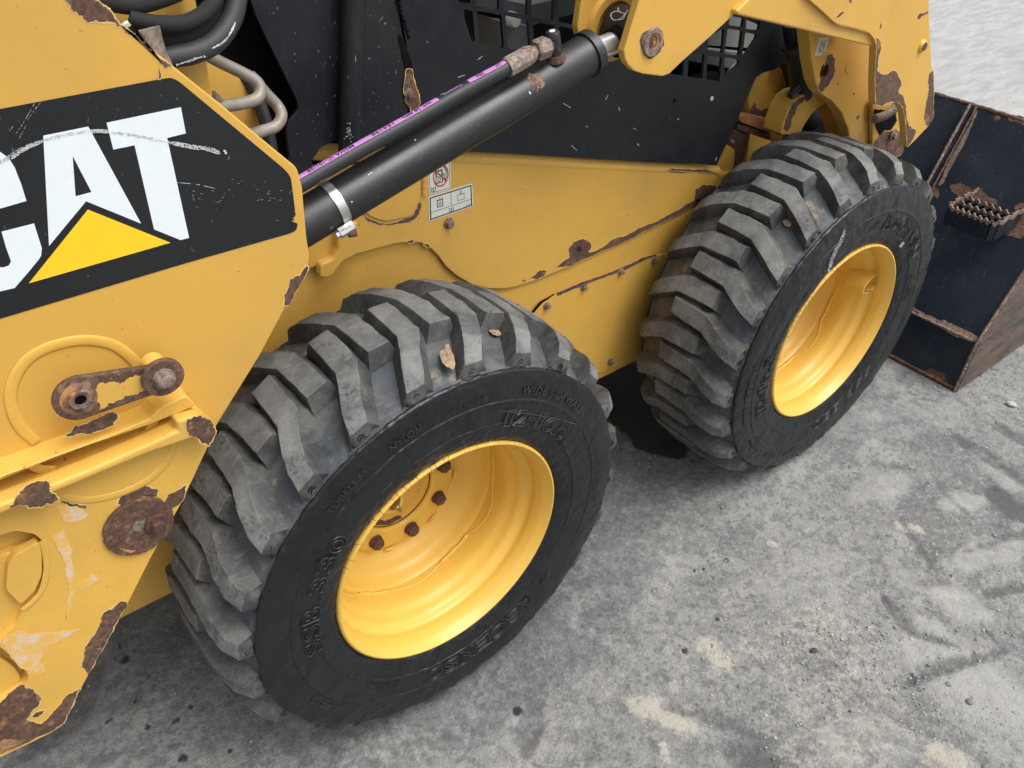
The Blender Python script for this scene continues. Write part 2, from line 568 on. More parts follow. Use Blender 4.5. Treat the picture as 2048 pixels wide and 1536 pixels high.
DARK = field([([(1813, 1364), (1900, 1330), (2010, 1296)], .016, .8), ([(1838, 1350), (1880, 1322)], .022, .6),
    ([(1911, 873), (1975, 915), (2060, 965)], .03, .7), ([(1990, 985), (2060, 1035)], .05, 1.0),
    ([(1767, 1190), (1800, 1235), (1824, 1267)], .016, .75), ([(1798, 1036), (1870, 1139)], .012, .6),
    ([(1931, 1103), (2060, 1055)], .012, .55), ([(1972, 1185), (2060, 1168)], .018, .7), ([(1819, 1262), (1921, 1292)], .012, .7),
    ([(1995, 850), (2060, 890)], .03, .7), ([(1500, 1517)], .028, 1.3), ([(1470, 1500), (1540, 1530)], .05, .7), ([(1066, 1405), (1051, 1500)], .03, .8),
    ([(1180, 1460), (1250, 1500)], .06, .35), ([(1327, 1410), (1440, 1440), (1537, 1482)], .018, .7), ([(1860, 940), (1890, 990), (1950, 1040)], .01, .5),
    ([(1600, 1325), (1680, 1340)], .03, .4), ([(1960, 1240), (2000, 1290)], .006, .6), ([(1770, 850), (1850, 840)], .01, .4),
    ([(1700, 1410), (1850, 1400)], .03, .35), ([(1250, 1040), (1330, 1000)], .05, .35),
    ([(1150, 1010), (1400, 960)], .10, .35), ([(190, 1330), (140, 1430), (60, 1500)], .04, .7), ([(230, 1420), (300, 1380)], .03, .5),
    ([(1700, 930), (1760, 925), (1830, 940)], .012, .5), ([(600, 1500), (900, 1450)], .07, .5), ([(400, 1300), (560, 1450)], .2, .35), ([(250, 1350), (450, 1536)], .25, .35), ([(900, 1420), (1150, 1200), (1280, 1010)], .16, .5)], True)  # wide zones at lower left put the loader's shade into the ground colour
OIL_SHADE = field([([(1225, 800), (1260, 830), (1330, 880)], .06, 1.4), ([(1240, 760), (1330, 850)], .09, 1.4), ([(1290, 885), (1350, 900)], .03, 1.4)] +  # black zone between the wheels: oil plus painted shadow under the machine
    [([q], r_, 1.0) for q, r_ in [((240, 1290), .007), ((250, 1318), .010), ((381, 1412), .009), ((295, 1452), .009), ((352, 1440), .009), ((300, 1350), .006),
     ((365, 1517), .011), ((1409, 1136), .006), ((1425, 1152), .007), ((1455, 1118), .008), ((1435, 1236), .009), ((1371, 1300), .008), ((1390, 1140), .005),
     ((1845, 1040), .004), ((1902, 1150), .004), ((407, 1356), .006), ((318, 1425), .006), ((270, 1400), .006), ((340, 1222), .004), ((1590, 1170), .005), ((1035, 1420), .012), ((460, 1500), .008), ((215, 1440), .007)]])
DUST = field([([(1410, 1290), (1450, 1325)], .022, 1.0), ([(1285, 1412), (1375, 1440)], .028, 1.1), ([(1542, 1087)], .012, .9), ([(1353, 1369)], .014, .8),
    ([(1800, 1050), (1835, 1060)], .016, .9), ([(1640, 1300), (1700, 1400), (1680, 1500)], .13, .50), ([(1870, 1505), (1915, 1520)], .03, .9),
    ([(1325, 1490), (1333, 1515)], .010, .9), ([(1481, 1287), (1520, 1300)], .02, .6), ([(1610, 1260), (1680, 1240)], .03, .6), ([(1720, 1190), (1760, 1180)], .02, .5),
    ([(1940, 1310), (1975, 1302)], .010, .9), ([(1215, 1380)], .02, .4), ([(720, 1500), (850, 1480)], .03, .5), ([(1850, 1180), (1900, 1200)], .03, .4),
    ([(1270, 930), (1290, 935)], .02, .5), ([(1900, 1050), (2040, 1130)], .08, .3)])
PALE = field([([(1850, 1300), (1960, 1380), (2050, 1450)], .10, .8), ([(1880, 1190), (1960, 1230)], .05, .9), ([(1720, 990), (1800, 960)], .06, .7), ([(1900, 1130), (2048, 1090)], .035, .8),
    ([(1890, 1010), (1960, 1000)], .04, .8), ([(1560, 1190), (1680, 1130)], .10, .5), ([(1950, 900), (2040, 1000)], .03, .7), ([(1840, 1240), (1905, 1275)], .025, .8), ([(1780, 1120), (1830, 1200)], .03, .6),
    ([(1650, 850), (1900, 830)], .10, .5), ([(1200, 1120), (1400, 1080)], .10, .35), ([(1720, 1330), (1800, 1300)], .05, .5), ([(1650, 1500), (1800, 1480)], .06, .5)], True)
H = np.zeros_like(GX)
near = (GX > -1.45) & (GX < 3.1) & (GY > -1.65) & (GY < 1.6)
for j, i in np.argwhere(near):
    x, y = GX[j, i], GY[j, i]
    H[j, i] = .004 * noise.noise(Vector((x * 2.3, y * 2.3, 0))) + .0016 * noise.noise(Vector((x * 14, y * 14, 3)))
H -= .007 * np.clip(DARK, 0, 1) * (DARK > .5) * (OIL_SHADE < .2)
H += .003 * DUST + .0045 * PALE
H -= .003
gm = bpy.data.meshes.new('ground')
ny, nx = GX.shape
V = np.stack([GX, GY, H], -1).reshape(-1, 3)
idx = np.arange(ny * nx).reshape(ny, nx)
Fq = np.stack([idx[:-1, :-1], idx[:-1, 1:], idx[1:, 1:], idx[1:, :-1]], -1).reshape(-1, 4)
gm.from_pydata(V.tolist(), [], Fq.tolist())
for nm, A in (('dark', DARK), ('oil_and_shade', OIL_SHADE), ('dust', DUST), ('pale', PALE)):  # the oil attribute also carries the painted under-machine shadow
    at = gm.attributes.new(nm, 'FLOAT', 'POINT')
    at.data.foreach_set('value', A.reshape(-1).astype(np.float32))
def ground_mat():
    m, t, b = mat('dusty_asphalt')
    v = coords(t)
    def att(n): return N(t, 'Attribute', attribute_name=n).outputs['Fac']
    big = noi(t, v, 1.6, 5, .6)
    c = mix(t, ramp(t, big, [(.36, 0), (.64, 1)]), (.150, .152, .151), (.275, .274, .266))
    band_ = noi(t, coords(t, (1.3, 5.5, 1)), 1.6, 5, .62, .8)
    c = mix(t, ramp(t, band_, [(.54, 0), (.62, .5)]), c, (.150, .154, .156))
    c = mix(t, ramp(t, noi(t, v, 5.0, 6, .62, 1.2), [(.52, 0), (.64, .6)]), c, (.37, .365, .345))
    c = mix(t, ramp(t, noi(t, v, 33, 8, .74, .5), [(.50, 0), (.57, .55)]), c, (.100, .103, .103))
    c = mix(t, ramp(t, noi(t, v, 62, 8, .76, .3), [(.51, 0), (.60, .45)]), c, (.40, .395, .38))
    vo = N(t, 'TexVoronoi')
    vo.inputs['Scale'].default_value = 62
    vo.inputs['Randomness'].default_value = 1
    t.links.new(v, vo.inputs['Vector'])
    pitm = ramp(t, noi(t, v, 9, 4, .6), [(.48, .1), (.60, 1)])
    c = mix(t, mth(t, 'MULTIPLY', ramp(t, vo.outputs['Distance'], [(.22, .75), (.36, 0)]), pitm), c, (.125, .13, .135))
    c = mix(t, ramp(t, noi(t, v, 260, 4, .7), [(.56, 0), (.66, .5)]), c, (.50, .49, .47))
    c = mix(t, ramp(t, noi(t, v, 200, 4, .7), [(.56, 0), (.66, .5)]), c, (.09, .09, .09))
    # paler slab beyond the bucket
    sx = N(t, 'SeparateXYZ')
    g = N(t, 'NewGeometry')
    t.links.new(g.outputs['Position'], sx.inputs[0])
    far = mth(t, 'ADD', sx.outputs[0], mth(t, 'MULTIPLY', noi(t, v, 1.3, 5), 1.4))
    fr_ = ramp(t, mth(t, 'MULTIPLY', far, .1), [(.29, 0), (.36, 1)])
    wav = noi(t, coords(t, (5, 16, 1)), 1, 7, .62, .5)
    pale = mix(t, ramp(t, wav, [(.40, 0), (.62, 1)]), (.34, .34, .332), (.43, .428, .418))
    pale = mix(t, ramp(t, noi(t, v, 40, 4, .7), [(.60, 0), (.75, .5)]), pale, (.26, .26, .25))
    c = mix(t, fr_, c, pale)
    pn = mth(t, 'ADD', att('pale'), mth(t, 'MULTIPLY', mth(t, 'SUBTRACT', noi(t, v, 22, 6, .7), .5), 1.6))
    c = mix(t, ramp(t, pn, [(.25, 0), (.95, .75)]), c, (.40, .397, .382))
    dn = mth(t, 'ADD', att('dust'), mth(t, 'MULTIPLY', mth(t, 'SUBTRACT', noi(t, v, 45, 8, .78), .5), 3.4))
    c = mix(t, ramp(t, dn, [(.40, 0), (1.05, .8)]), c, (.48, .45, .385))
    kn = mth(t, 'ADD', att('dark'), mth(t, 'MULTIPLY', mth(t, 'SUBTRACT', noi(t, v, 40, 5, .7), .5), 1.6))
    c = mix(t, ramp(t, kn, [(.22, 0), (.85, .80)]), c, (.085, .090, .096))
    on = mth(t, 'ADD', att('oil_and_shade'), mth(t, 'MULTIPLY', mth(t, 'SUBTRACT', noi(t, v, 60, 4, .6), .5), 1.0))  # oil stains and drops, with the shadow painted below the machine
    of = ramp(t, on, [(.50, 0), (.85, .92)])
    c = mix(t, of, c, (.016, .016, .017))
    setc(t, b, c)
    setr(t, b, mix(t, of, (.9, .9, .9), (.55, .55, .55)))
    b.inputs['Specular IOR Level'].default_value = .3
    h = mth(t, 'ADD', mth(t, 'MULTIPLY', noi(t, v, 34, 7, .7), 1.0), mth(t, 'MULTIPLY', noi(t, v, 180, 4, .7), .45))
    h = mth(t, 'ADD', h, mth(t, 'MULTIPLY', mth(t, 'MULTIPLY', wav, fr_), 1.6))
    h = mth(t, 'ADD', h, mth(t, 'MULTIPLY', noi(t, v, 75, 6, .75), .8))
    bump(t, b, h, .0062)
    return m
M['ground'] = ground_mat()
ground = link('ground', gm, 'ground', None, True, kind='structure', label='dusty grey asphalt yard with oil stains and painted loader shade, paler beyond the bucket')

# ================================================================== LOADER
L = top('skid_steer_loader', 'yellow skid steer loader with black cab side and chipped rusty paint', 'skid steer loader')
WB = 1.0906
MC = .134                                    # middle plane of the tyre
# ---------------------------------------------------------------- tyre
WEAR = bpy.data.textures.new('wear', 'CLOUDS'); WEAR.noise_scale = .035; WEAR.noise_depth = 2
CHIP = bpy.data.textures.new('chips', 'CLOUDS'); CHIP.noise_scale = .009; CHIP.noise_depth = 2
def tyre(parent, cx, phase, name='tyre'):
    seg = 168
    half = [(.2200, .014), (.2235, .0055), (.2290, .0005), (.2380, -.0035), (.2500, -.0066), (.2590, -.0084), (.2600, -.0100), (.2650, -.0102), (.2665, -.0090),
            (.2850, -.0102), (.3030, -.0108), (.3045, -.0122), (.3085, -.0122), (.3100, -.0106), (.3250, -.0106), (.3400, -.0094), (.3520, -.0080), (.3585, -.0066),
            (.3606, -.0040), (.3607, -.0022), (.3590, .0000), (.3600, .0050), (.3640, .0140), (.3700, .0320), (.3790, .0650), (.3845, .1000), (.3860, .134)]
    prof = half + [(r_, 2 * MC - y_) for r_, y_ in reversed(half[:-1])]
    V, F = lathe_data(prof, (0, 0, 0), seg=seg)
    K = len(prof)
    mats = []
    for i in range(seg):
        for k in range(K - 1):
            mats.append(2 if (k < 20 or k > K - 22) else 1)
    V = [Vector(v) for v in V]
    F = list(F)
    def Rtop(y):
        d = abs(y - MC)
        if d < .08: return .412 - .003 * (d / .08) ** 2
        if d < .112: return .409 - .009 * ((d - .08) / .032)
        return .400 - .0165 * ((d - .112) / .019)
    def Rbase(y):
        d = min(abs(y - MC), .133)
        return .3830 - .0235 * (d / .133) ** 2.2
    st = [(.1790, -7.3, 2.50), (.1340, -7.30, 2.6), (.0890, -6.9, 2.6), (.0520, -4.0, 2.45), (.0240, -1.7, 2.4), (.0035, 0.0, 2.35)]
    def P(th, r_, y_): return Vector((r_ * math.cos(R(th)), y_, r_ * math.sin(R(th))))
    n_lug = 24
    NC = len(V)
    for side in (0, 1):
        for q in range(n_lug):
            th0 = phase + q * 15 + (-7.5 if side else 0)
            jt = random.uniform(-.25, .25)
            rings = []
            for j, (y_, d_, h_) in enumerate(st):
                yy = 2 * MC - y_ if side else y_
                a = th0 + d_ + jt
                ex = 1.95 if j else 1.7
                rt = Rtop(y_) + random.uniform(-.0008, .0004)
                yb = y_ + (.010 if j == 0 else 0)
                yyb = 2 * MC - yb if side else yb
                wj = random.uniform(-.12, .12)
                rings.append([P(a - h_ - ex, Rbase(y_), yyb), P(a - h_ + wj, rt, yy), P(a + h_ + wj, rt, yy), P(a + h_ + ex, Rbase(y_), yyb)])
            # side facet, running down to the ledge
            yf = .0004
            yy = 2 * MC - yf if side else yf
            a = th0 + .55
            rings.append([P(a - 3.0, .350, yy + (-.012 if side else .012)), P(a - 2.35, .3618, yy), P(a + 2.35, .3618, yy), P(a + 3.0, .350, yy + (-.012 if side else .012))])
            base = len(V)
            for r_ in rings: V.extend(r_)
            n = len(rings)
            for j in range(n - 1):
                o, p = base + 4 * j, base + 4 * (j + 1)
                for k in range(3):
                    fc = (o + k, o + k + 1, p + k + 1, p + k)
                    F.append(fc if not side else tuple(reversed(fc)))
                    mats.append(3 if (k == 1 and j == n - 2) else (0 if k == 1 else 3))
            F.append((base + 3, base + 2, base + 1, base)); mats.append(3)
            e = base + 4 * (n - 1)
            F.append((e, e + 1, e + 2, e + 3)); mats.append(3)
    W_ = []
    for v in V:
        z = v.z + ZG
        if z < .002: z = .002 + (z - .002) * .08
        W_.append((v.x + cx, v.y, z))
    me = bpy.data.meshes.new(name)
    me.from_pydata(W_, [], F)
    me.polygons.foreach_set('material_index', mats)
    bm = bmesh.new(); bm.from_mesh(me)
    bmesh.ops.recalc_face_normals(bm, faces=bm.faces)
    bm.to_mesh(me); bm.free()
    o = link(name, me, ['lug_top', 'groove', 'sidewall', 'lug_side'], parent)
    autosmooth(o, 28)
    bev(o, .0034, 3, 30)
    sb = o.modifiers.new('cut', 'SUBSURF'); sb.subdivision_type = 'SIMPLE'; sb.levels = sb.render_levels = 2
    dm = o.modifiers.new('wear', 'DISPLACE'); dm.texture = WEAR; dm.texture_coords = 'GLOBAL'; dm.strength = .0055; dm.mid_level = .5; dm.vertex_group = 'tread'
    dm = o.modifiers.new('chips', 'DISPLACE'); dm.texture = CHIP; dm.texture_coords = 'GLOBAL'; dm.strength = .0026; dm.mid_level = .5; dm.vertex_group = 'tread'
    vg = o.vertex_groups.new(name='tread')
    vg.add([i for i in range(len(W_)) if i >= NC or .0 < W_[i][1] < 2 * MC], 1.0, 'REPLACE')
    return o
def ring_text(parent, cx, s, th_start, th_end, r0, r1, y=-.0102, outline=.020, h=.0011, name='raised_lettering'):
    """letters run clockwise seen from outside, tops outward, from th_start down to th_end"""
    small = r1 - r0 < .018
    if not small and len(s) > 1:
        wt = {'1': .62, '-': .7, '.': .35, ' ': .55, 'I': .4}
        ws = [wt.get(ch_, 1.0) for ch_ in s]
        tot = sum(ws); x = 0
        for ch_, w_ in zip(s, ws):
            a0 = th_start + (th_end - th_start) * (x + w_ * .07) / tot
            a1 = th_start + (th_end - th_start) * (x + w_ * .93) / tot
            x += w_
            if ch_ == ' ': continue
            q0, q1 = (r0, r1)
            if ch_ == '-': q0, q1 = r0 + (r1 - r0) * .40, r0 + (r1 - r0) * .60
            if ch_ == '.': q0, q1 = r0, r0 + (r1 - r0) * .20
            ring_text(parent, cx, ch_, a0, a1, q0, q1, y, outline, h, 'raised_letter')
        return
    if small and len(s) > 1: outline = 0
    V, F, asp = text_mesh(s, outline, .012, 0 if outline else .02)
    def fn(v):
        th = R(th_start + (th_end - th_start) * v.x)
        r_ = r0 + (r1 - r0) * v.y
        return (cx + r_ * math.cos(th), y - .0002 + v.z / outline * h * -1 if outline else y - h * (1 if v.z > 0 else 0), r_ * math.sin(th) + ZG)
    return mapped(name, (V, F), fn, 'letter_rubber', parent)
def rot_ring(parent, cx, dth, front=False):
    T = [('TUBELESS', 131.5, 117.5, .3215, .3330), ('NYLON', 109.8, 100.2, .3195, .3330), ('MADE IN INDIA', 92.4, 79.5, .3205, .3275), ('WIDE SIDEWALL', 66.5, 35.5, .3185, .3330),
         ('SSB 330', 186.5, 136, .2600, .2900), ('ASCENSO', -52.5, -106.5, .2640, .3000), ('TUBELESS', -142, -156, .318, .328)]
    for s, a, b, r0, r1 in T:
        ring_text(parent, cx, s, a + dth, b + dth, r0, r1, -.0113 if r0 > .31 else -.0112)
    ring_text(parent, cx, '12-16.5', 69.5 + dth, 33.5 + dth, .2600, .2905, -.0112)
    ring_text(parent, cx, 'NHS', 32 + dth, 26.5 + dth, .2620, .2730, -.0106)
    # emblem before the maker's name: two stacked chevrons
    for k in (0, 1):
        a = -44.5 - 3.0 * k + dth
        P_ = []
        for da, r_ in ((2.6, .275), (-.4, .2875), (2.6, .300)):
            th = R(a + da)
            P_.append(Vector((cx + r_ * math.cos(th), -.0106, r_ * math.sin(th) + ZG)))
        tube('raised_emblem', P_, .0010, 'sidewall', parent, 6)
    # small print block
    for k in range(5):
        ring_text(parent, cx, 'MAX LOAD 2865 KG' if k % 2 else 'LOAD RATING 12PR', -136 + k * .8 + dth, -118.5 + dth, .2690 + .0062 * k, .2724 + .0062 * k, -.0106, .03, .0006)
def chevrons(parent, cx, phase):
    """arrow pairs moulded into the shoulder facet of each near lug"""
    V, F = [], []
    for q in range(24):
        for k in (0, 1):
            a = phase + q * 15 + .4
            if (math.sin(R(a)) * .37) < -.33: continue
            rr = .3685 + .0048 * k
            for s in (-1, 1):
                b = len(V)
                for (da, dr) in ((-.95, -.0022), (-.95, -.0038), (0, .0016), (0, 0)):
                    th = R(a + da * s)
                    r_ = rr + dr
                    f = (r_ - .3618) / (.3835 - .3618)
                    y_ = .0002 + f * .0033 - .0007
                    V.append((cx + r_ * math.cos(th), y_, r_ * math.sin(th) + ZG))
                V.extend([(x, y + .0025, z) for x, y, z in V[b:b + 4]])
                F += [(b, b + 2, b + 3, b + 1), (b + 4, b + 5, b + 7, b + 6), (b, b + 1, b + 5, b + 4), (b + 2, b + 6, b + 7, b + 3), (b + 1, b + 3, b + 7, b + 5), (b, b + 4, b + 6, b + 2)]
    me = bpy.data.meshes.new('shoulder_arrows'); me.from_pydata(V, [], F)
    link('shoulder_arrows', me, 'sidewall', parent, kind='stuff')
def hairs(parent, cx):
    V, F = [], []
    def hair(P, r_=.0006):
        b = len(V)
        for i, p in enumerate(P):
            rr = r_ * (1 - .6 * i / (len(P) - 1))
            for k in range(3):
                a = 2 * math.pi * k / 3
                V.append((p[0] + rr * math.cos(a), p[1] + rr * .3, p[2] + rr * math.sin(a)))
        for i in range(len(P) - 1):
            for k in range(3): F.append((b + i * 3 + k, b + i * 3 + (k + 1) % 3, b + (i + 1) * 3 + (k + 1) % 3, b + (i + 1) * 3 + k))
    for k in range(118):
        a = R(k * 360 / 118 + random.uniform(-.6, .6))
        r0 = random.choice((.2345, .2345, .2395))
        l = random.uniform(.008, .018)
        if random.random() < .12: continue
        sk = random.uniform(-.02, .02)
        sgn = -1 if random.random() < .75 else 1
        P_ = []
        for j in range(4):
            rr = r0 + sgn * l * j / 3
            aa = a + sk * (j / 3) ** 2
            P_.append((cx + rr * math.cos(aa), -.0028 - .0022 * (j > 0) - .001 * j, rr * math.sin(aa) + ZG))
        hair(P_)
    for k in range(90):
        a = random.uniform(0, 2 * math.pi)
        rr = random.choice((.272, .298, .316, .336, .345))
        l = random.uniform(.003, .006)
        d = random.uniform(0, 6.28)
        x, z = cx + rr * math.cos(a), rr * math.sin(a) + ZG
        hair([(x, -.0095, z), (x + l * .4 * math.cos(d), -.0125, z + l * .4 * math.sin(d)), (x + l * math.cos(d), -.0122, z + l * math.sin(d))], .0003)
    me = bpy.data.meshes.new('rubber_whiskers'); me.from_pydata(V, [], F)
    link('rubber_whiskers', me, 'sidewall', parent, kind='stuff')
def wheel(cx, lug_phase, text_rot, bolt0, valve_th, label):
    W = empty('wheel', L, label=label)
    tyre(W, cx, lug_phase)
    rot_ring(W, cx, text_rot)
    chevrons(W, cx, lug_phase)
    hairs(W, cx)
    # rim: flange roll, bead seat, drop centre with steps, well
    prof = [(.2235, .0090), (.2240, .0020), (.2225, -.0012), (.2195, -.0018), (.2172, .0010), (.2150, .0060), (.2108, .0120), (.2085, .0180), (.2070, .0300), (.2060, .0370),
            (.2075, .0410), (.2072, .0460), (.2035, .0510), (.1985, .0540), (.1950, .0600), (.1935, .0680), (.1925, .0740), (.1880, .0820), (.1850, .0900), (.1840, .1050),
            (.1840, .1500), (.1845, .1750), (.1900, .1950), (.2050, .2150), (.2100, .2450), (.2220, .2560), (.2235, .2600)]
    lathe('rim', prof, (cx, 0, ZG), 'yellow_rim', W, 128, 60)
    # wheel disc pressed into the rim, with a stepped lip and a centre hole
    disc = [(.1842, .1340), (.1815, .1380), (.1785, .1470), (.1740, .1600), (.1680, .1660), (.1590, .1690), (.1500, .1760), (.1440, .1850), (.1360, .1880), (.1290, .1855),
            (.1240, .1800), (.1180, .1775), (.0860, .1775), (.0800, .1765), (.0765, .1775), (.0750, .1810), (.0750, .1860)]
    lathe('wheel_disc', disc, (cx, 0, ZG), 'yellow_rim', W, 96, 60)
    # weld bead between disc and rim: stitched runs joined by a ragged line
    P_, rads = [], []
    for k in range(241):
        a = R(k * 1.5)
        s = (k * 1.5 + bolt0) % 60
        fat = s < 22
        y_ = .128 if fat else .128 - .016 * math.sin(math.pi * (s - 22) / 38) * (1 if (k // 40) % 2 else .55)
        rr = .1838
        P_.append(Vector((cx + rr * math.cos(a), y_ + random.uniform(-.0008, .0008), rr * math.sin(a) + ZG)))
        rads.append((.0042 if fat else .0017) * random.uniform(.85, 1.15))
    tube('weld_bead', P_, rads, 'yellow_rim', W, 8, False)
    # hub face seen through the centre hole
    lathe('hub', [(.0001, .1830), (.0500, .1830), (.0520, .1845), (.0700, .1845), (.0742, .1850), (.0742, .21)], (cx, 0, ZG), 'yellow', W, 48, 40)
    lathe('hub_gap', [(.0742, .1846), (.0752, .1830), (.0756, .1840), (.0758, .190)], (cx, 0, ZG), 'black_dark', W, 64, 40)
    v1 = Vector((cx + .050 * math.cos(R(-118)), .1843, .050 * math.sin(R(-118)) + ZG))
    P2 = jag([Vector((cx + r_ * math.cos(R(a)), r_ * math.sin(R(a)) + ZG)) for a, r_ in [(-150, .071), (-130, .0715), (-105, .0715), (-82, .071), (-84, .062), (-100, .058), (-120, .061), (-140, .060)]], .002, 4)
    link('rust_patch', sheet2([(p.x, p.y) for p in P2], .1845, .0005), 'rust', W)
    for k in range(8):
        a = R(bolt0 + 45 * k)
        hexbolt((cx + .1016 * math.cos(a), .1775, .1016 * math.sin(a) + ZG), .0128, .0155, 'rust_bolt', W, 'wheel_nut', 1.12, random.uniform(0, 60))
        c = (cx + .1016 * math.cos(a), .1645, .1016 * math.sin(a) + ZG)
        lathe('stud_end', [(.0001, -.004), (.0058, -.004), (.0066, -.003), (.0066, .002)], c, 'rust_bolt', W, 14)
        a2 = a + R(22.5)
        tube('stiffening_rib', [Vector((cx + .131 * math.cos(a2 + d), .1800, .131 * math.sin(a2 + d) + ZG)) for d in [R(x) for x in (-5, -2.5, 0, 2.5, 5)]], [.001, .0035, .004, .0035, .001], 'yellow_rim', W, 8)
    # valve stem inside a curved guard welded to the rim
    c, s = math.cos(R(valve_th)), math.sin(R(valve_th))
    er = Vector((c, 0, s)); et = Vector((-s, 0, c)); ey = Vector((0, 1, 0))
    O = Vector((cx, 0, ZG)) + er * .1830
    V_, F_ = [], []
    n = 14
    for i in range(n + 1):
        a = math.pi * (1.18 * i / n - .09)
        for (rr, yy) in ((.0225, .036), (.0195, .036), (.0195, .088), (.0225, .088)):
            V_.append(O + et * (rr * math.cos(a)) - er * (rr * 1.9 * math.sin(a) - .010) + ey * yy)
    for i in range(n):
        for k in range(4):
            k2 = (k + 1) % 4
            F_.append((i * 4 + k, i * 4 + k2, (i + 1) * 4 + k2, (i + 1) * 4 + k))
    F_ += [(0, 1, 2, 3), (n * 4 + 3, n * 4 + 2, n * 4 + 1, n * 4)]
    me = bpy.data.meshes.new('valve_guard'); me.from_pydata([tuple(v) for v in V_], [], F_)
    g = autosmooth(link('valve_guard', me, 'yellow_rim', W), 40)
    vs = O - er * .018 - ey * .016
    tube('valve_stem', [vs + ey * .09, vs + ey * .072, vs + ey * .0719 - er * .001, vs + ey * .055 - er * .002, vs + ey * .0549 - er * .002, vs + ey * .046 - er * .0025, vs + ey * .0459 - er * .0025, vs + ey * .036 - er * .003],
         [.0062, .0062, .0042, .0042, .0055, .0055, .0028, .0026], 'brass', W, 12)
    return W
WR = wheel(0.0, 82.9, 0.0, 12.0, 121, 'rear wheel, lug nuts and hub visible, tread gouged and muddy')
WF = wheel(WB, 77.6, 133.5, 30.0, 17, 'front wheel, deep empty rim with valve guard at the top')

def on_tread(px, py, cx, rr):
    d = ray(px, py); o_ = CAM - Vector((cx, 0, ZG))
    a = d.x ** 2 + d.z ** 2; b = o_.x * d.x + o_.z * d.z; c = o_.x ** 2 + o_.z ** 2 - rr * rr
    D = b * b - a * c
    return None if D < 0 else CAM + d * ((-b - math.sqrt(D)) / a)
def mud(cx, px_, py_, rx, ry, rot, parent, rr=.3840):
    n, k = 18, 4
    V, F = [], []
    for j in range(k + 1):
        for i in range(n):
            a = 2 * math.pi * i / n
            w_ = 1 + .45 * noise.noise(Vector((math.cos(a) * 1.7 + px_, math.sin(a) * 1.7, py_)))
            e = ell(px_, py_, rx * w_ * (j + .01) / k, ry * w_ * (j + .01) / k, rot, n)[i]
            h = .0022 * (1 - (j / k) ** 2) + random.uniform(-.0006, .0006)
            q = on_tread(e[0], e[1], cx, rr + h) or q
            V.append(tuple(q))
    for j in range(k):
        for i in range(n): F.append((j * n + i, j * n + (i + 1) % n, (j + 1) * n + (i + 1) % n, (j + 1) * n + i))
    me = bpy.data.meshes.new('dried_mud'); me.from_pydata(V, [], F)
    link('dried_mud', me, 'mud', parent)
for q in ((895, 714, 15, 24, -15), (990, 664, 12, 6, 20), (905, 662, 12, 5, 15)): mud(0.0, *q, WR)
mud(WB, 1574, 446, 10, 6, 30, WF)
scuff([(1690, 458), (1684, 478), (1672, 500), (1664, 520), (1656, 548)], 7, -.0122, 'scuff_grey', WF, n=4, brk=.35)
scuff([(1808, 484), (1800, 494)], 5, -.0122, 'scuff_grey', WF, n=2, brk=0)
scuff([(995, 822), (1060, 828), (1150, 848), (1163, 870)], 1.5, -.0122, 'dust_fleck', WR, n=1, brk=.1)
# ---------------------------------------------------------------- chassis
def XZ(*q): return [(x, z + ZG) for x, z in q]
CY = .322
ch = XZ((-.82, -.12), (1.22, -.128), (1.30, -.06), (1.30, .12), (1.06, .296), (.95, .320), (.267, .523), (-.10, .60), (-.82, .60))
o = link('chassis', prism(ch, CY, .86), 'yellow', L, label='yellow lower body behind the wheels, worn along its seams')
bev(o, .006, 3, 40)
# axle tubes
for cx in (0, WB):
    tube('axle_hub', [Vector((cx, .20, ZG)), Vector((cx, .34, ZG))], .075, 'black_dark', L, 24)
# formed side cover lying over the chassis, S shaped lower edge
SY = .3135
cover_px = [(1441, 345, 8), (1425, 372), (1398, 405), (1330, 443), (1262, 478), (1200, 504), (1140, 533), (1075, 560), (1030, 574), (1005, 578), (975, 577), (945, 570), (915, 553), (893, 534), (877, 512),
            (860, 495), (842, 486), (815, 484), (790, 488), (745, 500), (712, 509), (640, 530), (560, 560), (540, 380), (700, 330), (900, 316), (935, 318)]
o = plate('side_cover', cover_px, SY, .0035, 'yellow', L, 0, .002, label='flat yellow side cover with S shaped lower edge and rusted seam')
cover = o
# rolled top lip of the side cover
a, b = pt(900, 316, SY), pt(1441, 343, SY)
d = (b - a)
P_ = [a - d * .35 + Vector((0, .012, -.004)), b + Vector((0, .012, -.004))]
tube('cover_lip', P_, .013, 'yellow', L, 20)
for q in ([(1112, 534), (1139, 515), (1137, 499), (1147, 484), (1162, 478), (1178, 482), (1182, 495), (1176, 505), (1205, 495), (1222, 480), (1244, 474), (1280, 455), (1323, 437), (1350, 422), (1381, 404), (1400, 396), (1400, 404), (1330, 442), (1262, 477), (1200, 503), (1140, 532)],
          [(1390, 380), (1405, 369), (1432, 372), (1430, 384), (1408, 399), (1388, 402)],
          [(1060, 556), (1072, 548), (1078, 541), (1092, 540), (1088, 551), (1075, 559)], [(1043, 565), (1047, 557), (1052, 563)],
          [(810, 484), (818, 481), (828, 484), (824, 486)], [(848, 489), (856, 487), (862, 494), (857, 495)], [(950, 323), (972, 320), (976, 323), (954, 327)]):
    patch(q, SY, L, 'rust', .0022)
patch([(1330, 341), (1345, 336), (1380, 339), (1420, 341), (1440, 350), (1410, 347), (1370, 345), (1345, 345)], SY - .0004, L, 'rust', .002)
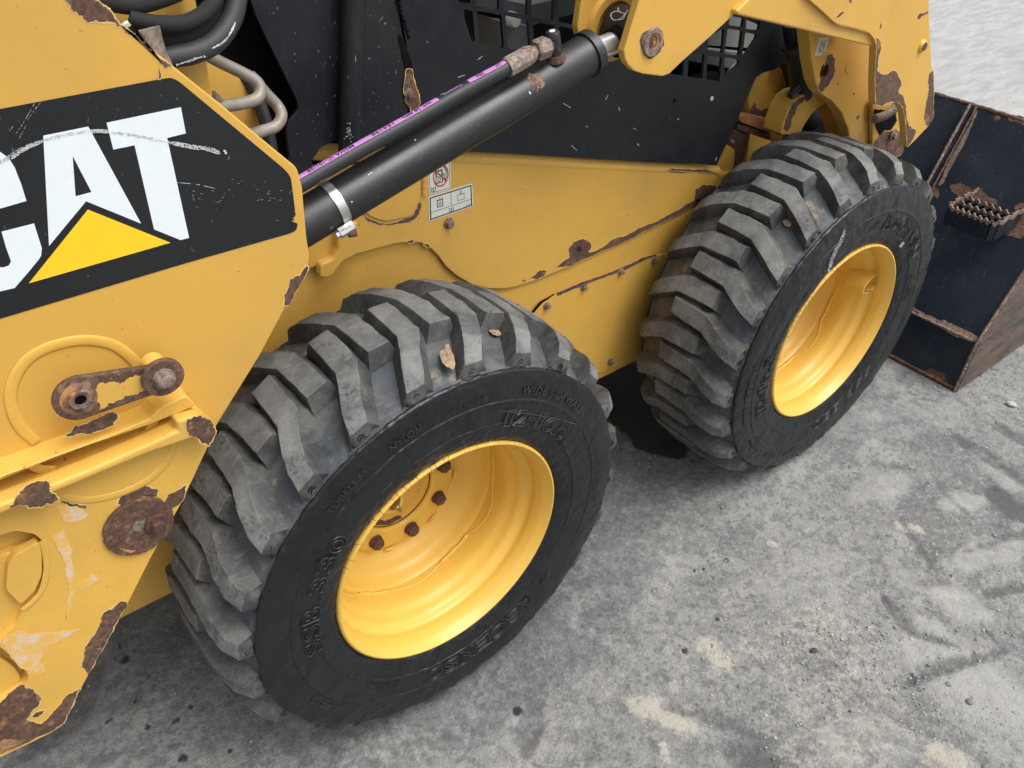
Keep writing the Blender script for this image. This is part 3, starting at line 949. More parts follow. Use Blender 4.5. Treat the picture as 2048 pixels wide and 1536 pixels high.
# fuel door with hinge
plate('fuel_door', [(700, 380), (838, 340), (840, 400, 14), (824, 432, 12), (770, 444, 14), (738, 432, 10), (725, 418)], SY - .003, .005, 'yellow', L, 0, .0015, label='small rounded fuel door behind the lift cylinder')
patch([(724, 424), (740, 438), (772, 448), (800, 441), (826, 430), (836, 407), (843, 404), (842, 416), (832, 436), (812, 445), (785, 450), (757, 450), (735, 443)], SY, L, 'rust', .0016, .0006)
for k in range(5):
    z0 = 388 - 13 * k
    a = pt(847, z0, SY); b = pt(847, z0 - 12, SY)
    tube('hinge_knuckle', [a, b], .0048, 'yellow', L, 12)
# curved lower cover, bolts along its edge
low_px = [(1050, 650), (1063, 624), (1082, 604), (1110, 588), (1147, 573), (1190, 557), (1240, 538), (1285, 517), (1325, 508), (1400, 500), (1420, 600), (1330, 700), (1205, 744), (1120, 760)]
plate('lower_cover', low_px, CY - .004, .0025, 'yellow', L, 0, .0012, label='bolted lower cover between the wheels, curved rusty top edge')
patch([(1112, 586), (1147, 571), (1190, 555), (1240, 536), (1285, 515), (1310, 508), (1312, 512), (1288, 521), (1242, 543), (1190, 562), (1150, 577), (1115, 592)], CY - .004, L, 'rust', .0015, .0006)
patch([(1062, 624), (1080, 603), (1108, 587), (1109, 589), (1084, 606), (1066, 627)], CY - .004, L, 'black_dark', .0005, .0006, 'seam_gap', 2)
for q, yy, m_ in (((1093, 611), CY - .004, 'rust_pale'), ((1167, 574), CY - .004, 'rust_pale'), ((1241, 542), CY - .004, 'rust_pale'), ((1308, 521), CY - .004, 'rust_pale'), ((1220, 723), CY - .004, 'rust_pale'),
                  ((897, 446), SY, 'rust_pale'), ((1160, 493), SY, 'rust_bolt')):
    p = pt(q[0], q[1], yy)
    hexbolt((p.x, yy, p.z), .0062 if q[0] != 897 else .0075, .010, m_, L, 'bolt', 1.45, random.uniform(0, 60))
# formed bracket left of the side cover, half hidden by the cylinder
plate('folded_bracket', [(676, 455, 4), (716, 445), (716, 508, 8), (686, 524, 6), (674, 540, 6), (662, 556, 8), (640, 556, 8), (642, 530, 6), (668, 518, 6), (676, 500)], SY - .016, .018, 'yellow', L, 0, .003)
# stickers
def sticker(P4, y, name, parent, m='sticker_white', r=.004, lift=.0006):
    """corner pixels tl, tr, br, bl -> returns mapping (u, v) -> point, v up"""
    c = [pt(a[0], a[1], y) for a in P4]
    def f(u, v, l=0.0):
        a = c[3].lerp(c[2], u); b = c[0].lerp(c[1], u)
        p = a.lerp(b, v)
        return Vector((p.x, y - l, p.z))
    q = rounded([(0, 0), (1, 0), (1, 1), (0, 1)], .06, 4)
    link(name, prism([(f(u, v).x, f(u, v).z) for u, v in q], y - lift, lift * .8), m, parent)
    return f
def ink(f, P, parent, m='ink_black', l=.0009, name='printed_symbol'):
    me = prism([(f(u, v).x, f(u, v).z) for u, v in P], f(0, 0).y - l, .0002)
    return link(name, me, m, parent)
def stroke(f, P, wd, parent, asp=1.0, m='ink_black', closed=False, l=.0009, name='printed_symbol'):
    """polyline of thickness wd in sticker units (v), asp = width/height"""
    Q = [Vector((p[0] * asp, p[1])) for p in P]
    if closed: Q.append(Q[0])
    V, F = [], []
    for i in range(len(Q) - 1):
        a, b = Q[i], Q[i + 1]
        t_ = (b - a).normalized(); n_ = Vector((-t_.y, t_.x)) * wd / 2
        a = a - t_ * wd / 2; b = b + t_ * wd / 2
        k = len(V)
        for p in (a + n_, a - n_, b - n_, b + n_):
            V.append(tuple(f(p.x / asp, p.y, l + .00002 * (i % 5))))
        F.append((k, k + 1, k + 2, k + 3))
    me = bpy.data.meshes.new(name); me.from_pydata(V, [], F)
    return link(name, me, m, parent)
def book(f, u, v, s, parent, asp, l=.0009):
    stroke(f, [(u, v), (u - s, v + s * .35), (u - s, v + s * asp * 1.5), (u, v + s * asp * 1.1), (u, v), (u + s, v + s * .35), (u + s, v + s * asp * 1.5), (u, v + s * asp * 1.1)], .02, parent, asp, l=l)
st = empty('warning_sticker', cover, label='square sticker with struck-out fuel pump symbol')
f = sticker([(855, 330), (901, 315), (901, 378), (858, 390)], SY, 'sticker_film', st)
stroke(f, [(.05, .05), (.95, .05), (.95, .97), (.05, .97)], .014, st, .95, closed=True)
stroke(f, [(.33, .32), (.33, .72), (.62, .72), (.62, .32)], .03, st, .95, closed=True)
stroke(f, [(.37, .52), (.58, .52), (.58, .68), (.37, .68)], .02, st, .95, closed=True)
stroke(f, [(.62, .56), (.70, .56), (.70, .40), (.78, .38), (.80, .62), (.72, .76), (.68, .78)], .03, st, .95)
Vt, Ft, _ = text_mesh('D', 0, .01)
mapped('printed_letter', (Vt, Ft), lambda v: f(.41 + v.x * .13, .35 + v.y * .13, .0009), 'ink_black', st)
ringo = [(.55 + .35 * math.cos(a) * .93, .53 + .33 * math.sin(a)) for a in [2 * math.pi * i / 28 for i in range(28)]]
stroke(f, ringo, .04, st, .95, 'ink_red', True, .0012)
stroke(f, [(.30, .76), (.80, .30)], .04, st, .95, 'ink_red', False, .0014)
book(f, .20, .08, .10, st, .95)
st = empty('warning_sticker', cover, label='wide sticker with hydraulic oil and pressure symbols')
f = sticker([(856.5, 393.5), (944, 366.5), (946, 412), (858, 443)], SY, 'sticker_film', st)
A_ = 1.95
stroke(f, [(.035, .07), (.965, .07), (.965, .93), (.035, .93)], .045, st, A_, closed=True)
stroke(f, [(.035, .34), (.965, .34)], .018, st, A_)
stroke(f, [(.5, .34), (.5, .93)], .018, st, A_)
stroke(f, [(.19, .78), (.19, .47), (.31, .47), (.31, .78)], .03, st, A_)
stroke(f, [(.205, .74), (.295, .74)], .03, st, A_)
stroke(f, [(.25, .74), (.25, .82)], .03, st, A_)
stroke(f, [(.25, .68), (.275, .59), (.265, .53), (.235, .53), (.225, .59)], .018, st, A_, closed=True)
stroke(f, [(.685, .70), (.645, .70), (.645, .46), (.80, .46), (.80, .70), (.765, .70)], .018, st, A_)
stroke(f, [(.71, .84), (.71, .74), (.695, .74), (.723, .66), (.75, .74), (.735, .74), (.735, .84)], .018, st, A_, closed=True)
book(f, .5, .12, .045, st, A_)
Vt, Ft, _ = text_mesh('309-6074', 0, .01)
mapped('printed_letter', (Vt, Ft), lambda v: f(.83 + v.x * .12, .115 + v.y * .05, .0009), 'ink_black', st)

# ---------------------------------------------------------------- black cab side and engine side plates
BY = .300
holes = [[(916, -60), (941, -60), (940, 8), (918, 5)], [(950, -60), (999, -60), (998, 20), (952, 12)], [(1008, -60), (1056, -60), (1054.5, 31), (1008, 22)], [(1063, -60), (1110, -60), (1106, 42), (1063, 33.5)],
    [(1115, -60), (1158, -60), (1156, 52), (1117, 44)], [(927, 18), (945, 22), (950.5, 82), (945, 85), (929, 38)], [(953.5, 22), (1002.5, 29), (1008, 91), (1006, 97), (960, 91)],
    [(1010.6, 31), (1057, 42), (1061, 103), (1017, 98)], [(1065.5, 44), (1108, 50), (1110, 110), (1070, 105)], [(1117, 52), (1156, 60), (1160, 118), (1120, 112)],
    [(1165, 62), (1215, 70), (1215, 125), (1168, 120)],
    [(1378, 108), (1409, 107), (1405, 159), (1375, 154)], [(1415, 111), (1444, 115), (1439, 163.6), (1412.5, 160)], [(1449, 114), (1478, 120), (1478, 127), (1449, 158)],
    [(1417, 73), (1449, 56), (1444, 107), (1415, 101)], [(1455, 57), (1484.5, 62), (1478, 112), (1449, 108.6)], [(1490.6, 64.7), (1514, 69.6), (1512.6, 76), (1488, 113.5), (1484.5, 113)],
    [(1461, 32), (1488, 36.6), (1484.5, 55), (1456.5, 50)], [(1493, 38), (1521, 41.5), (1517.5, 61), (1492, 58.6)], [(1340, 100), (1368, 104), (1366, 152), (1336, 147)], [(1422, 28), (1452, 30), (1448, 48), (1419, 60)]]
cab_px = [(700, -620), (800, 20), (835, 200), (760, 290), (950, 303), (1200, 318), (1432, 330), (1470, 250), (1503, 175), (1512, 155), (1525, 146), (1549, 139), (1566, 128), (1580, 116), (1590, 60), (1588, -620)]
hs_ = [rounded(h, 3, 2) for h in holes]
o = plate('cab_side_panel', cab_px, BY, .006, 'black_paint', L, 0, .0008, hs_, 1, label='black steel cab side panel with cut-out grille openings')
cabp = o
random.seed(3)
FLK = [((1126, 206), (1142, 216)), ((1142, 290), (1154, 301)), ((1274, 287), (1279, 292)), ((1211, 200), (1216, 190)), ((1172, 251), (1175, 255)), ((1237, 214), (1240, 222)), ((1266, 256), (1272, 259)),
       ((1430, 322), (1434, 314)), ((1040, 205), (1052, 190)), ((955, 120), (965, 112)), ((915, 155), (930, 150)), ((880, 190), (888, 186)), ((1355, 240), (1358, 236))]
for a_, b_ in FLK: scuff([a_, b_], 2.4, BY - .0006, 'scuff_grey', cabp, 'paint_fleck', n=1, brk=0)
for k in range(40):
    x, y_ = random.uniform(860, 1430), random.uniform(100, 318)
    a = random.uniform(.2, 1.1); l = random.expovariate(.35)
    if y_ > 300 and x < 960 or (x > 1380 and y_ < 190): continue
    scuff([(x, y_), (x + l * math.cos(a), y_ + l * math.sin(a))], .9, BY - .0006, 'dust_fleck', cabp, 'paint_fleck', n=1, brk=0)
# small bright slots punched low in the panel
for q in ((1349, 201), (1424, 197)):
    plate('slot', ell(q[0], q[1], 3.2, 5.2, 15, 12), BY - .0006, .0005, 'chrome' if q[0] > 1400 else 'black_dark', L, 0, 0)
EYP = .285
eng_px = [(300, -480), (488, -40), (512, 34), (556, 124), (594, 201, 10), (598, 219, 10), (577, 243, 10), (572, 262, 10), (578, 305), (584, 345), (600, 380), (620, 345), (627, 318), (640, 297), (655, 288), (690, 277), (700, 300), (740, 300), (842, 240), (838, 200), (822, 120), (805, 70), (798, 20), (790, -60), (770, -480)]
plate('engine_side_plate', eng_px, EYP, .006, 'black_paint', L, 0, .0012, rn=3, label='black plate beside the engine bay with a hooked left edge')
# crumbling seal strip along the seam
P_ = []
for k in range(40):
    s = k / 39
    x = 792 + 26 * s ** 1.5 + 2.5 * math.sin(k * 1.9) + random.uniform(-1, 1)
    P_.append(pt(x, -40 + 118 * s, EYP - .002))
tube('seal_strip', P_, [.0022 * random.uniform(.7, 1.3) for _ in P_], 'black_dark', L, 7)
for k in range(65):
    x, y_ = random.uniform(520, 800), random.uniform(0, 330)
    if x < 500 + y_ * .45 or (685 < x < 735): continue
    a = random.uniform(-1.6, -.6); l = random.expovariate(.3)
    scuff([(x, y_), (x + l * math.cos(a), y_ + l * math.sin(a))], random.choice((.8, 1.2, 1.8)), EYP - .0006, random.choice(('dust_fleck', 'dust_fleck', 'scuff_grey')), L, 'paint_fleck', n=1, brk=0)
for k in range(26):
    x, y_ = random.gauss(697, 4), random.gauss(262, 10)
    scuff([(x, y_), (x + random.uniform(-2, 2), y_ + random.uniform(1, 4))], 2, EYP - .0375, 'scuff_grey', L, 'paint_fleck', n=1, brk=0)
patch([(798, 70), (806, 78), (822, 120), (842, 220), (820, 232), (810, 190), (812, 140), (800, 95)], EYP - .001, L, 'black_dark', .0015, .0005, 'torn_foam')
patch([(812, 140), (824, 138), (840, 205), (826, 230), (812, 205), (808, 180)], EYP - .002, L, 'rust', .002, .0005)
p = pt(818, 187, EYP - .003); hexbolt((p.x, p.y, p.z), .0052, .006, 'rust_pale', L, 'bolt', 1.5)
# upright pipe in front of the black plates
a = pt(722, -480, EYP - .02); b = pt(699, 305, EYP - .02)
tube('upright_pipe', [a, b], .0165, 'black_paint', L, 24)

# cab interior behind the grille
ci = empty('cab_interior', L)
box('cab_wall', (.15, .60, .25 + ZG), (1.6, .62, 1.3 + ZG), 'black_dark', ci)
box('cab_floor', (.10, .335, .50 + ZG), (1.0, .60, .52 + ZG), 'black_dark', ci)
def gp(name, poly, y, th, m='grey_plastic', r=4): return plate(name, poly, y, th, m, ci, r, .004)
gp('side_console', [(880, -140), (1010, -140), (1012, 0), (1060, 10), (1150, -12), (1180, 20), (1060, 52), (960, 18), (880, 8)], .44, .10)
gp('control_block', [(1010, 46), (1060, 52), (1062, 150), (1014, 150)], .40, .10, 'grey_plastic', 2)
lathe('control_knob', [(.0001, -.010), (.010, -.009), (.013, 0), (.013, .01)], pt(1026, 40, .385), 'sticker_white', ci, 20)
gp('seat_frame', [(1380, 60), (1470, 30), (1540, 60), (1560, 100), (1400, 90)], .42, .06)
gp('foot_guard', [(1360, 92), (1540, 112), (1530, 150), (1370, 120)], .40, .05, 'grey_plastic', 6)
c = pt(1450, 160, .43)
v, f_ = lathe_data([(.0001, -.055), (.03, -.05), (.05, -.03), (.058, 0), (.05, .03), (.0001, .05)], c, seg=32)
me = bpy.data.meshes.new('rounded_boot'); me.from_pydata([tuple(x) for x in v], [], f_); autosmooth(link('rounded_boot', me, 'black_gloss', ci), 60)

# ---------------------------------------------------------------- rear tower panel with decal
TY = .05
TH = .010
tower_px = [(-560, -420), (40, -130), (193, 0), (246, 51), (345, 131), (441, 208), (547, 297), (594.7, 336, 10), (605, 376), (613, 470), (619, 510), (617, 530), (520, 711), (431, 855), (364, 1000), (302, 1112), (253, 1209), (195, 1314), (153, 1391), (127, 1447, 8), (101, 1464), (0, 1513), (-300, 1620), (-640, 1500)]
tower = plate('rear_tower_panel', tower_px, TY, TH, 'yellow', L, 0, .0018, label='yellow rear tower panel carrying the black name decal')
dec_px = [(-520, 318), (0, 217.7), (316, 159), (341.8, 154.8, 14), (357, 162, 10), (567, 336.6, 12), (581, 352, 12), (586, 389), (591, 430), (585, 437, 0), (589, 440, 0), (581, 441, 0), (594.7, 447, 0), (593, 459.7, 8), (581, 466, 8), (376, 524.6), (0, 637), (-520, 795)]
de = empty('name_decal', L, label='black decal with white letters CAT and a yellow triangle')
P = px2(rounded(dec_px, 0, 4), TY)
link('decal_film', sheet2(P, TY, .0006), 'decal_black', de)
LY = TY - .0007
def letter(poly, m='decal_white', hole=None, name='decal_letter', y=LY):
    link(name, prism(px2(poly, y), y - .0003, .0003, [px2(hole, y)] if hole else ()), m, de)
letter([(213, 245.5), (361.6, 214.3), (371.5, 266.7), (334, 275.8), (378, 475.6), (361, 480), (308, 458.6), (269, 290.4), (226.5, 299)])
letter([(86.4, 271.4), (176.4, 253), (282, 447), (172, 402.3), (98, 491.7)], hole=[(145, 311.5), (151, 392.7), (183, 384.2)])
letter([(175.8, 419), (340.7, 485.3), (57.7, 566.4)], 'decal_yellow', name='decal_triangle')
Cc = [(52.7, 401.8), (43, 370), (29.3, 335), (17.6, 316), (0, 303.6), (-30, 294), (-70, 296), (-115, 310), (-140, 345), (-146, 400), (-138, 480), (-125, 545), (-100, 585), (-60, 596), (0, 582.5), (29.3, 575.8), (55, 546), (78, 518), (82, 511), (83.5, 496), (68, 446.9), (3, 463.3), (12, 495), (22, 522.5), (17.6, 531), (6, 535), (-8, 534), (-30, 535), (-48, 525), (-62, 470), (-70, 400), (-66, 365), (-50, 352), (-28, 352), (-14, 368), (0, 417)]
letter(Cc)
# long scuff across the letters and a few nicks
SYY = LY - .0008
scuff([(-60, 350), (0, 325), (40, 300), (86, 281)], 8, SYY, 'scuff_grey', de, n=5, brk=.22)
scuff([(22, 318), (50, 298), (86, 282)], 7, SYY - .0001, 'chalk', de, n=5, brk=.22)
scuff([(86, 281), (130, 270), (178, 262)], 6, SYY, 'scuff_grey', de, n=4, brk=.45)
scuff([(178, 263), (200, 262), (218, 264)], 8, SYY, 'chalk', de, n=5, brk=.12)
scuff([(218, 264), (270, 271), (335, 285)], 6, SYY, 'scuff_grey', de, n=4, brk=.5)
scuff([(334, 284), (380, 293), (420, 299), (440, 307)], 9, SYY, 'chalk', de, n=5, brk=.2)
scuff([(448, 300), (453, 308)], 5, SYY, 'chalk', de, n=2, brk=0)
scuff([(354, 365), (395, 369), (430, 377)], 2, SYY, 'scuff_grey', de, n=1)
for q in ([(30, 270), (50, 240), (70, 205)], [(55, 240), (75, 212), (90, 200)], [(20, 262), (26, 252)], [(38, 278), (52, 250)]): scuff(q, 1.6, SYY, 'scuff_grey', de, n=1, brk=.35)
random.seed(11)
for k in range(46):
    x, y_ = random.uniform(380, 590), random.gauss(392, 12)
    if random.random() < .3: x, y_ = random.uniform(10, 580), random.uniform(180, 600)
    if y_ > 630 - .29 * x: continue
    if y_ < 217 - .19 * x + 8 or (x > 340 and y_ < 160 + (x - 355) * .83 + 10): continue
    a = random.uniform(-.5, .3)
    l = random.uniform(1, 6)
    scuff([(x, y_), (x + l * math.cos(a), y_ + l * math.sin(a))], 1.0, SYY, 'scuff_grey', de, 'nick', n=1, brk=.0)
random.seed(5)
patch([(130, 0), (150, 22), (175, 45), (232, 48), (250, 66), (275, 72), (300, 98), (313, 108), (318, 128), (330, 138), (343, 131), (246, 52), (194, 2), (60, -108), (40, -110)], TY, L, 'rust', .0025)
patch([(614, 532), (598, 552), (580, 560), (576, 578), (567, 590), (570, 612), (578, 610), (592, 582), (616, 536)], TY, L, 'rust', .0016)
patch([(318, 136), (322, 150), (320, 158), (317, 158), (318, 148)], TY - .0007, L, 'rust', .0005, .0005)

# cast rear bumper / hinge body, lower left
CA = .030
cast = empty('rear_casting', L, label='worn yellow cast hinge body with rusty link and pockets')
castpoly = [(-640, 1250), (-200, 1060), (0, 985), (120, 940), (326, 850), (345, 838), (400, 822, 12), (431, 848, 14), (432, 858), (364, 1003), (302, 1114), (253, 1211), (195, 1316), (153, 1393), (127, 1449, 8), (101, 1466), (0, 1515), (-300, 1640), (-640, 1640)]
h1 = [(-90, 1110), (0, 1070), (32, 1061), (52, 1065), (68, 1067), (84, 1080), (92, 1110), (93, 1145), (80, 1188), (44, 1222), (32, 1250), (0, 1282), (-60, 1320), (-120, 1300)]
h2 = [(-80, 1320), (0, 1292), (13, 1305), (52, 1340), (58, 1357), (49, 1373), (0, 1402), (-70, 1440)]
H1 = rounded(h1, 8, 2); H2 = rounded(h2, 8, 2)
plate('casting_face', castpoly, CA, .019, 'yellow_worn', cast, 0, .0025, [H1, H2], 2)
# pocket bottoms with stepped lips
plate('pocket_rib', [(15, 1290), (-60, 1330), (-120, 1150), (20, 1105), (40, 1100), (62, 1092), (78, 1078), (88, 1090), (90, 1140), (76, 1180), (42, 1216), (28, 1248)], CA + .008, .012, 'yellow_worn', cast, 8, .003)
plate('pocket_rib', [(12, 1180), (16, 1130), (30, 1110), (58, 1096), (78, 1084), (84, 1110), (84, 1150), (70, 1182), (42, 1210)], CA - .002, .012, 'yellow_worn', cast, 8, .003)
plate('pocket_rib', [(-80, 1350), (0, 1315), (30, 1335), (44, 1358), (30, 1378), (-60, 1420)], CA + .010, .01, 'yellow_worn', cast, 8, .003)
# two bars standing out of the face
def bar(poly, y, th, name='cast_bar', bv=.004): return plate(name, poly, y, th, 'yellow_worn', cast, 0, bv, seg=3)
bar([(-300, 1075), (0, 953), (60, 931), (100, 915), (215, 873), (300, 838), (315, 822), (330, 812), (372, 790, 12), (388, 806, 12), (392, 812), (345, 832), (300, 850), (180, 893), (60, 935), (0, 962), (-300, 1085)], .019, .037)
bar([(-300, 1150), (0, 1010), (75, 982), (100, 972), (180, 940), (300, 888), (355, 862), (352, 842), (400, 832, 12), (426, 852, 12), (430, 864), (400, 872), (350, 890), (300, 906), (200, 948), (100, 990), (0, 1030), (-300, 1170)], .005, .026)
# raised ring on the panel and arcs on the casting
def arc(pts, y, rad, name='raised_ring', n=8):
    P_ = smoothpath([pt(a, b, y) for a, b in pts], n)
    o = tube(name, P_, rad * 1.15, 'yellow_worn', cast, 14)
    for v_ in o.data.vertices: v_.co.y = y + (v_.co.y - y) * .24
    return o
arc([(72, 883), (42, 855), (24, 815), (24, 772), (48, 727), (88, 699), (138, 684), (183, 681), (226, 690), (256, 710), (278, 735), (285, 760)], TY - .001, .0055)
arc([(78, 876), (52, 850), (36, 815), (37, 776), (58, 738), (94, 710), (140, 695), (182, 692), (222, 700), (248, 716), (268, 738)], TY + .001, .004)
arc([(101, 970), (112, 984), (130, 994), (176, 1000), (237, 988), (298, 959), (338, 916), (352, 868)], CA, .0045)
arc([(112, 972), (135, 985), (176, 990), (232, 979), (290, 951), (326, 912), (340, 876)], CA + .001, .003)
arc([(298, 860), (308, 845), (312, 824)], CA + .006, .005)
arc([(61, 928), (80, 938), (108, 940)], CA + .006, .005)
arc([(84, 1082), (92, 1110), (93, 1145), (80, 1188), (46, 1221)], CA, .0035)
for q in ([(20, 1016), (37, 990), (51, 971), (78, 962), (96, 964), (98, 982), (117, 1000), (108, 1006), (92, 1006), (85, 1014), (60, 1015), (40, 1008)], ):
    patch(q, .005, cast, 'rust', .002)
patch([(372, 856), (376, 838), (403, 830), (424, 843), (431, 868), (418, 892), (403, 886), (378, 868)], .0048, cast, 'rust', .002)
patch([(130, 872), (150, 852), (190, 838), (228, 824), (236, 832), (228, 848), (180, 868), (160, 866)], .0185, cast, 'rust', .002)
for q in ([(234, 1009), (244, 989), (262, 985), (288, 969), (312, 978), (316, 992), (290, 993), (262, 999), (245, 1010)], [(320, 1020), (335, 990), (372, 969), (366, 1000), (345, 1018)],
          [(241, 1202), (254, 1208), (235, 1240), (215, 1278), (176, 1350), (164, 1335), (167, 1307), (181, 1279), (202, 1244), (206, 1227), (227, 1216)],
          [(-300, 1560), (-120, 1480), (0, 1405), (42, 1368), (52, 1377), (66, 1377), (80, 1394), (78, 1408), (52, 1440), (84, 1447), (115, 1415), (133, 1391), (160, 1377), (153, 1394), (127, 1446), (101, 1463), (52, 1486), (0, 1508), (-300, 1630)],
          [(64, 1432), (72, 1424), (90, 1420), (84, 1428), (70, 1434)], [(122, 1003), (150, 1008), (174, 1012), (170, 1018), (140, 1012)]):
    patch(q, CA, cast, 'rust', .002)
patch([(-10, 1492), (10, 1478), (30, 1480), (50, 1480), (40, 1490), (10, 1503), (-20, 1515)], CA - .0006, cast, 'rust_orange', .002)
# pale scuffed paint on the face
M['pale_scuff'] = None
def pale():
    m, t, b = mat('rubbed_pale_paint')
    v = coords(t)
    k = ramp(t, noi(t, v, 40, 7, .8), [(.44, 0), (.62, 1)])
    setc(t, b, mix(t, k, (.70, .40, .085), (.62, .50, .36)))
    b.inputs['Roughness'].default_value = .6
    bump(t, b, noi(t, v, 200, 4, .7), .0004)
    return m
M['pale_scuff'] = pale()
patch([(0, 1285), (40, 1262), (60, 1268), (120, 1265), (160, 1258), (100, 1290), (80, 1320), (90, 1345), (70, 1352), (50, 1340), (20, 1312)], CA, cast, 'pale_scuff', .0022)
patch([(115, 1010), (165, 1015), (178, 1030), (150, 1045), (125, 1040)], CA, cast, 'pale_scuff', .0022)
patch([(128, 1060), (145, 1100), (150, 1180), (130, 1240), (138, 1180), (125, 1110), (105, 1075)], CA, cast, 'pale_scuff', .0022)
patch([(160, 1168), (185, 1150), (200, 1155), (180, 1172), (168, 1178)], CA, cast, 'pale_scuff', .003)
# big rusty washer with bolt, lower right of the casting
c = pt(276, 1050, CA)
W2 = jag([Vector((c.x + .0425 * math.cos(a), c.z + .0425 * math.sin(a))) for a in [2 * math.pi * i / 20 for i in range(20)] ], .0012, 2)
w_ = link('rusty_washer', prism([(p.x, p.y) for p in W2 if True], CA - .006, .006), 'rust', cast); bev(w_, .0015)
p = pt(283, 1052, CA - .0062)
for q, yy, mm in (([(265, 1056), (272, 1042), (288, 1040), (296, 1048), (284, 1062), (270, 1064)], CA - .0063, 'pipe'), ([(222, 1052), (228, 1044), (234, 1052), (226, 1062)], CA - .0063, 'rust_orange'), ([(232, 1088), (250, 1098), (272, 1100), (262, 1106), (240, 1100)], CA - .0063, 'rust_orange')):
    patch(q, yy, cast, mm, .0012)
p = pt(312, 1046, CA - .008)
hexbolt((p.x, p.y, p.z), .0088, .012, 'rust_bolt', cast, 'bolt', 1.6, 10)
# link plate with pivot washer
lk = empty('latch_link', L, label='rusty link bar bolted beside the raised ring')
ly = .004
def px3(q, y): v = pt(q[0], q[1], y); return Vector((v.x, v.z))
a = px3((160, 798), ly); b = px3((325, 757), ly)
d = (b - a); L_ = d.length; u = d / L_; nrm = Vector((-u.y, u.x))
pts_ = []
for k in range(15):
    t_ = math.pi / 2 + math.pi * k / 14
    pts_.append(a + (u * math.cos(t_) + nrm * math.sin(t_)) * .0265)
for k in range(9):
    t_ = -math.pi / 2 + math.pi * k / 8
    pts_.append(b + (u * math.cos(t_) + nrm * math.sin(t_)) * .0175)
o = link('link_bar', prism([(p.x, p.y) for p in pts_], ly, .007), 'rust', lk); bev(o, .002, 2)
yp = [(186, 782), (196, 770), (214, 766), (240, 770), (262, 754), (285, 751), (288, 762), (300, 776), (285, 783), (262, 788), (240, 800), (222, 806), (198, 820), (192, 800)]
patch(yp, ly - .0002, lk, 'yellow_chip', .003, .0006, 'paint_remnant')
c = pt(160, 798, ly)
lathe('link_boss', [(.0060, .004), (.0062, -.003), (.0105, -.0040), (.0125, -.0015), (.0160, -.0010), (.0195, -.0005), (.0200, .0003)], c, 'rust_orange', lk, 32)
lathe('link_hole', [(.0001, -.001), (.0060, -.001), (.0060, .002)], c, 'black_dark', lk, 20)
c = pt(328, 757, ly - .010)
lathe('pivot_washer', [(.0001, 0), (.0215, 0), (.0230, .0015), (.0230, .0055), (.0215, .007), (.010, .010), (.010, .040)], c, 'rust', lk, 36, bv=0)
lathe('pivot_bolt', [(.0001, -.0105), (.006, -.0100), (.0100, -.0075), (.0120, -.003), (.0125, 0)], c, 'rust_pale', lk, 24)
lathe('pivot_spacer', [(.012, .004), (.013, .012), (.013, .04)], c + Vector((.001, 0, -.002)), 'yellow_worn', lk, 24)

# ---------------------------------------------------------------- engine bay hoses and pipes behind the tower
bay = empty('engine_bay', L)
plate('inner_tower_plate', [(60, -200), (380, -60), (391, 0), (402, 55), (414, 130), (426, 196), (433, 235), (300, 160)], .115, .008, 'yellow', bay, 0, .001)
plate('inner_tower_plate', [(350, 80), (430, 130), (480, 150), (540, 230), (520, 330), (420, 300)], .23, .008, 'yellow', bay, 0, .001)
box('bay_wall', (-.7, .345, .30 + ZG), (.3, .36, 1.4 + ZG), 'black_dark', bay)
def T(name, pts, rad, m, **k):
    P_ = smoothpath([pt(a, b, y) for a, b, y in pts], 8)
    return tube(name, P_, rad, m, bay, k.get('seg', 16))
T('hydraulic_hose', [(250, 160, .085), (330, 118, .085), (385, 106, .085), (430, 84, .09), (462, 40, .10), (474, -10, .11), (476, -60, .12)], .0110, 'hose_dusty', seg=20)
T('hydraulic_hose', [(255, 45, .085), (300, 55, .08), (345, 58, .08), (395, 50, .09), (440, 25, .10), (470, -40, .12)], [.0085] * 49, 'sleeve', seg=14) if False else None
T('hose_sleeve', [(258, 33, .080), (275, 40, .078), (320, 47, .078), (370, 45, .082), (412, 22, .09), (440, -20, .10), (450, -60, .11)], .0078, 'sleeve')
T('hose_sleeve', [(262, 70, .10), (310, 78, .10), (360, 76, .10), (410, 55, .11), (446, 15, .12), (462, -60, .13)], .0115, 'sleeve')
T('hose_sleeve', [(150, -12, .09), (215, 2, .085), (270, 8, .085), (330, -8, .09), (380, -30, .10)], .0095, 'sleeve')
T('hose_sleeve', [(280, 100, .105), (330, 92, .105), (390, 72, .11), (430, 40, .12), (452, -40, .13)], .010, 'sleeve')
def flat_text(s_, a, b, hpx, y, m, parent):
    Vt, Ft, _ = text_mesh(s_, 0, .015)
    A_, B_ = Vector(a), Vector(b)
    d_ = (B_ - A_); n_ = Vector((d_.y, -d_.x)).normalized() * hpx
    def fn(v):
        q = A_ + d_ * v.x + n_ * v.y
        return tuple(pt(q.x, q.y, y))
    mapped('hose_print', (Vt, Ft), fn, m, parent)
flat_text('ToughGuard', (411, 108), (352, 127), 6, .0715, 'chalk', bay)
scuff([(424, 97), (446, 84), (462, 64), (471, 44)], 6, .0745, 'sticker_white', bay, 'hose_stripe', n=1, brk=0)
flat_text('4030', (456, 67), (436, 86), 5, .0735, 'ink_black', bay)
T('wire', [(240, 58, .075), (252, 47, .075), (264, 42, .077)], .0022, 'wire')
T('wire', [(246, 60, .075), (257, 50, .075), (268, 45, .077)], .0018, 'wire')
plate('bay_bracket', [(277, 62), (320, 52), (332, 100), (347, 132), (330, 140)], .060, .004, 'pipe', bay, 0, .0008)
T('return_pipe', [(405, 105, .16), (440, 124, .155), (485, 146, .15), (512, 162, .145), (521, 180, .14), (512, 198, .135), (478, 208, .13), (440, 213, .12), (405, 222, .11)], .0070, 'steel_line')
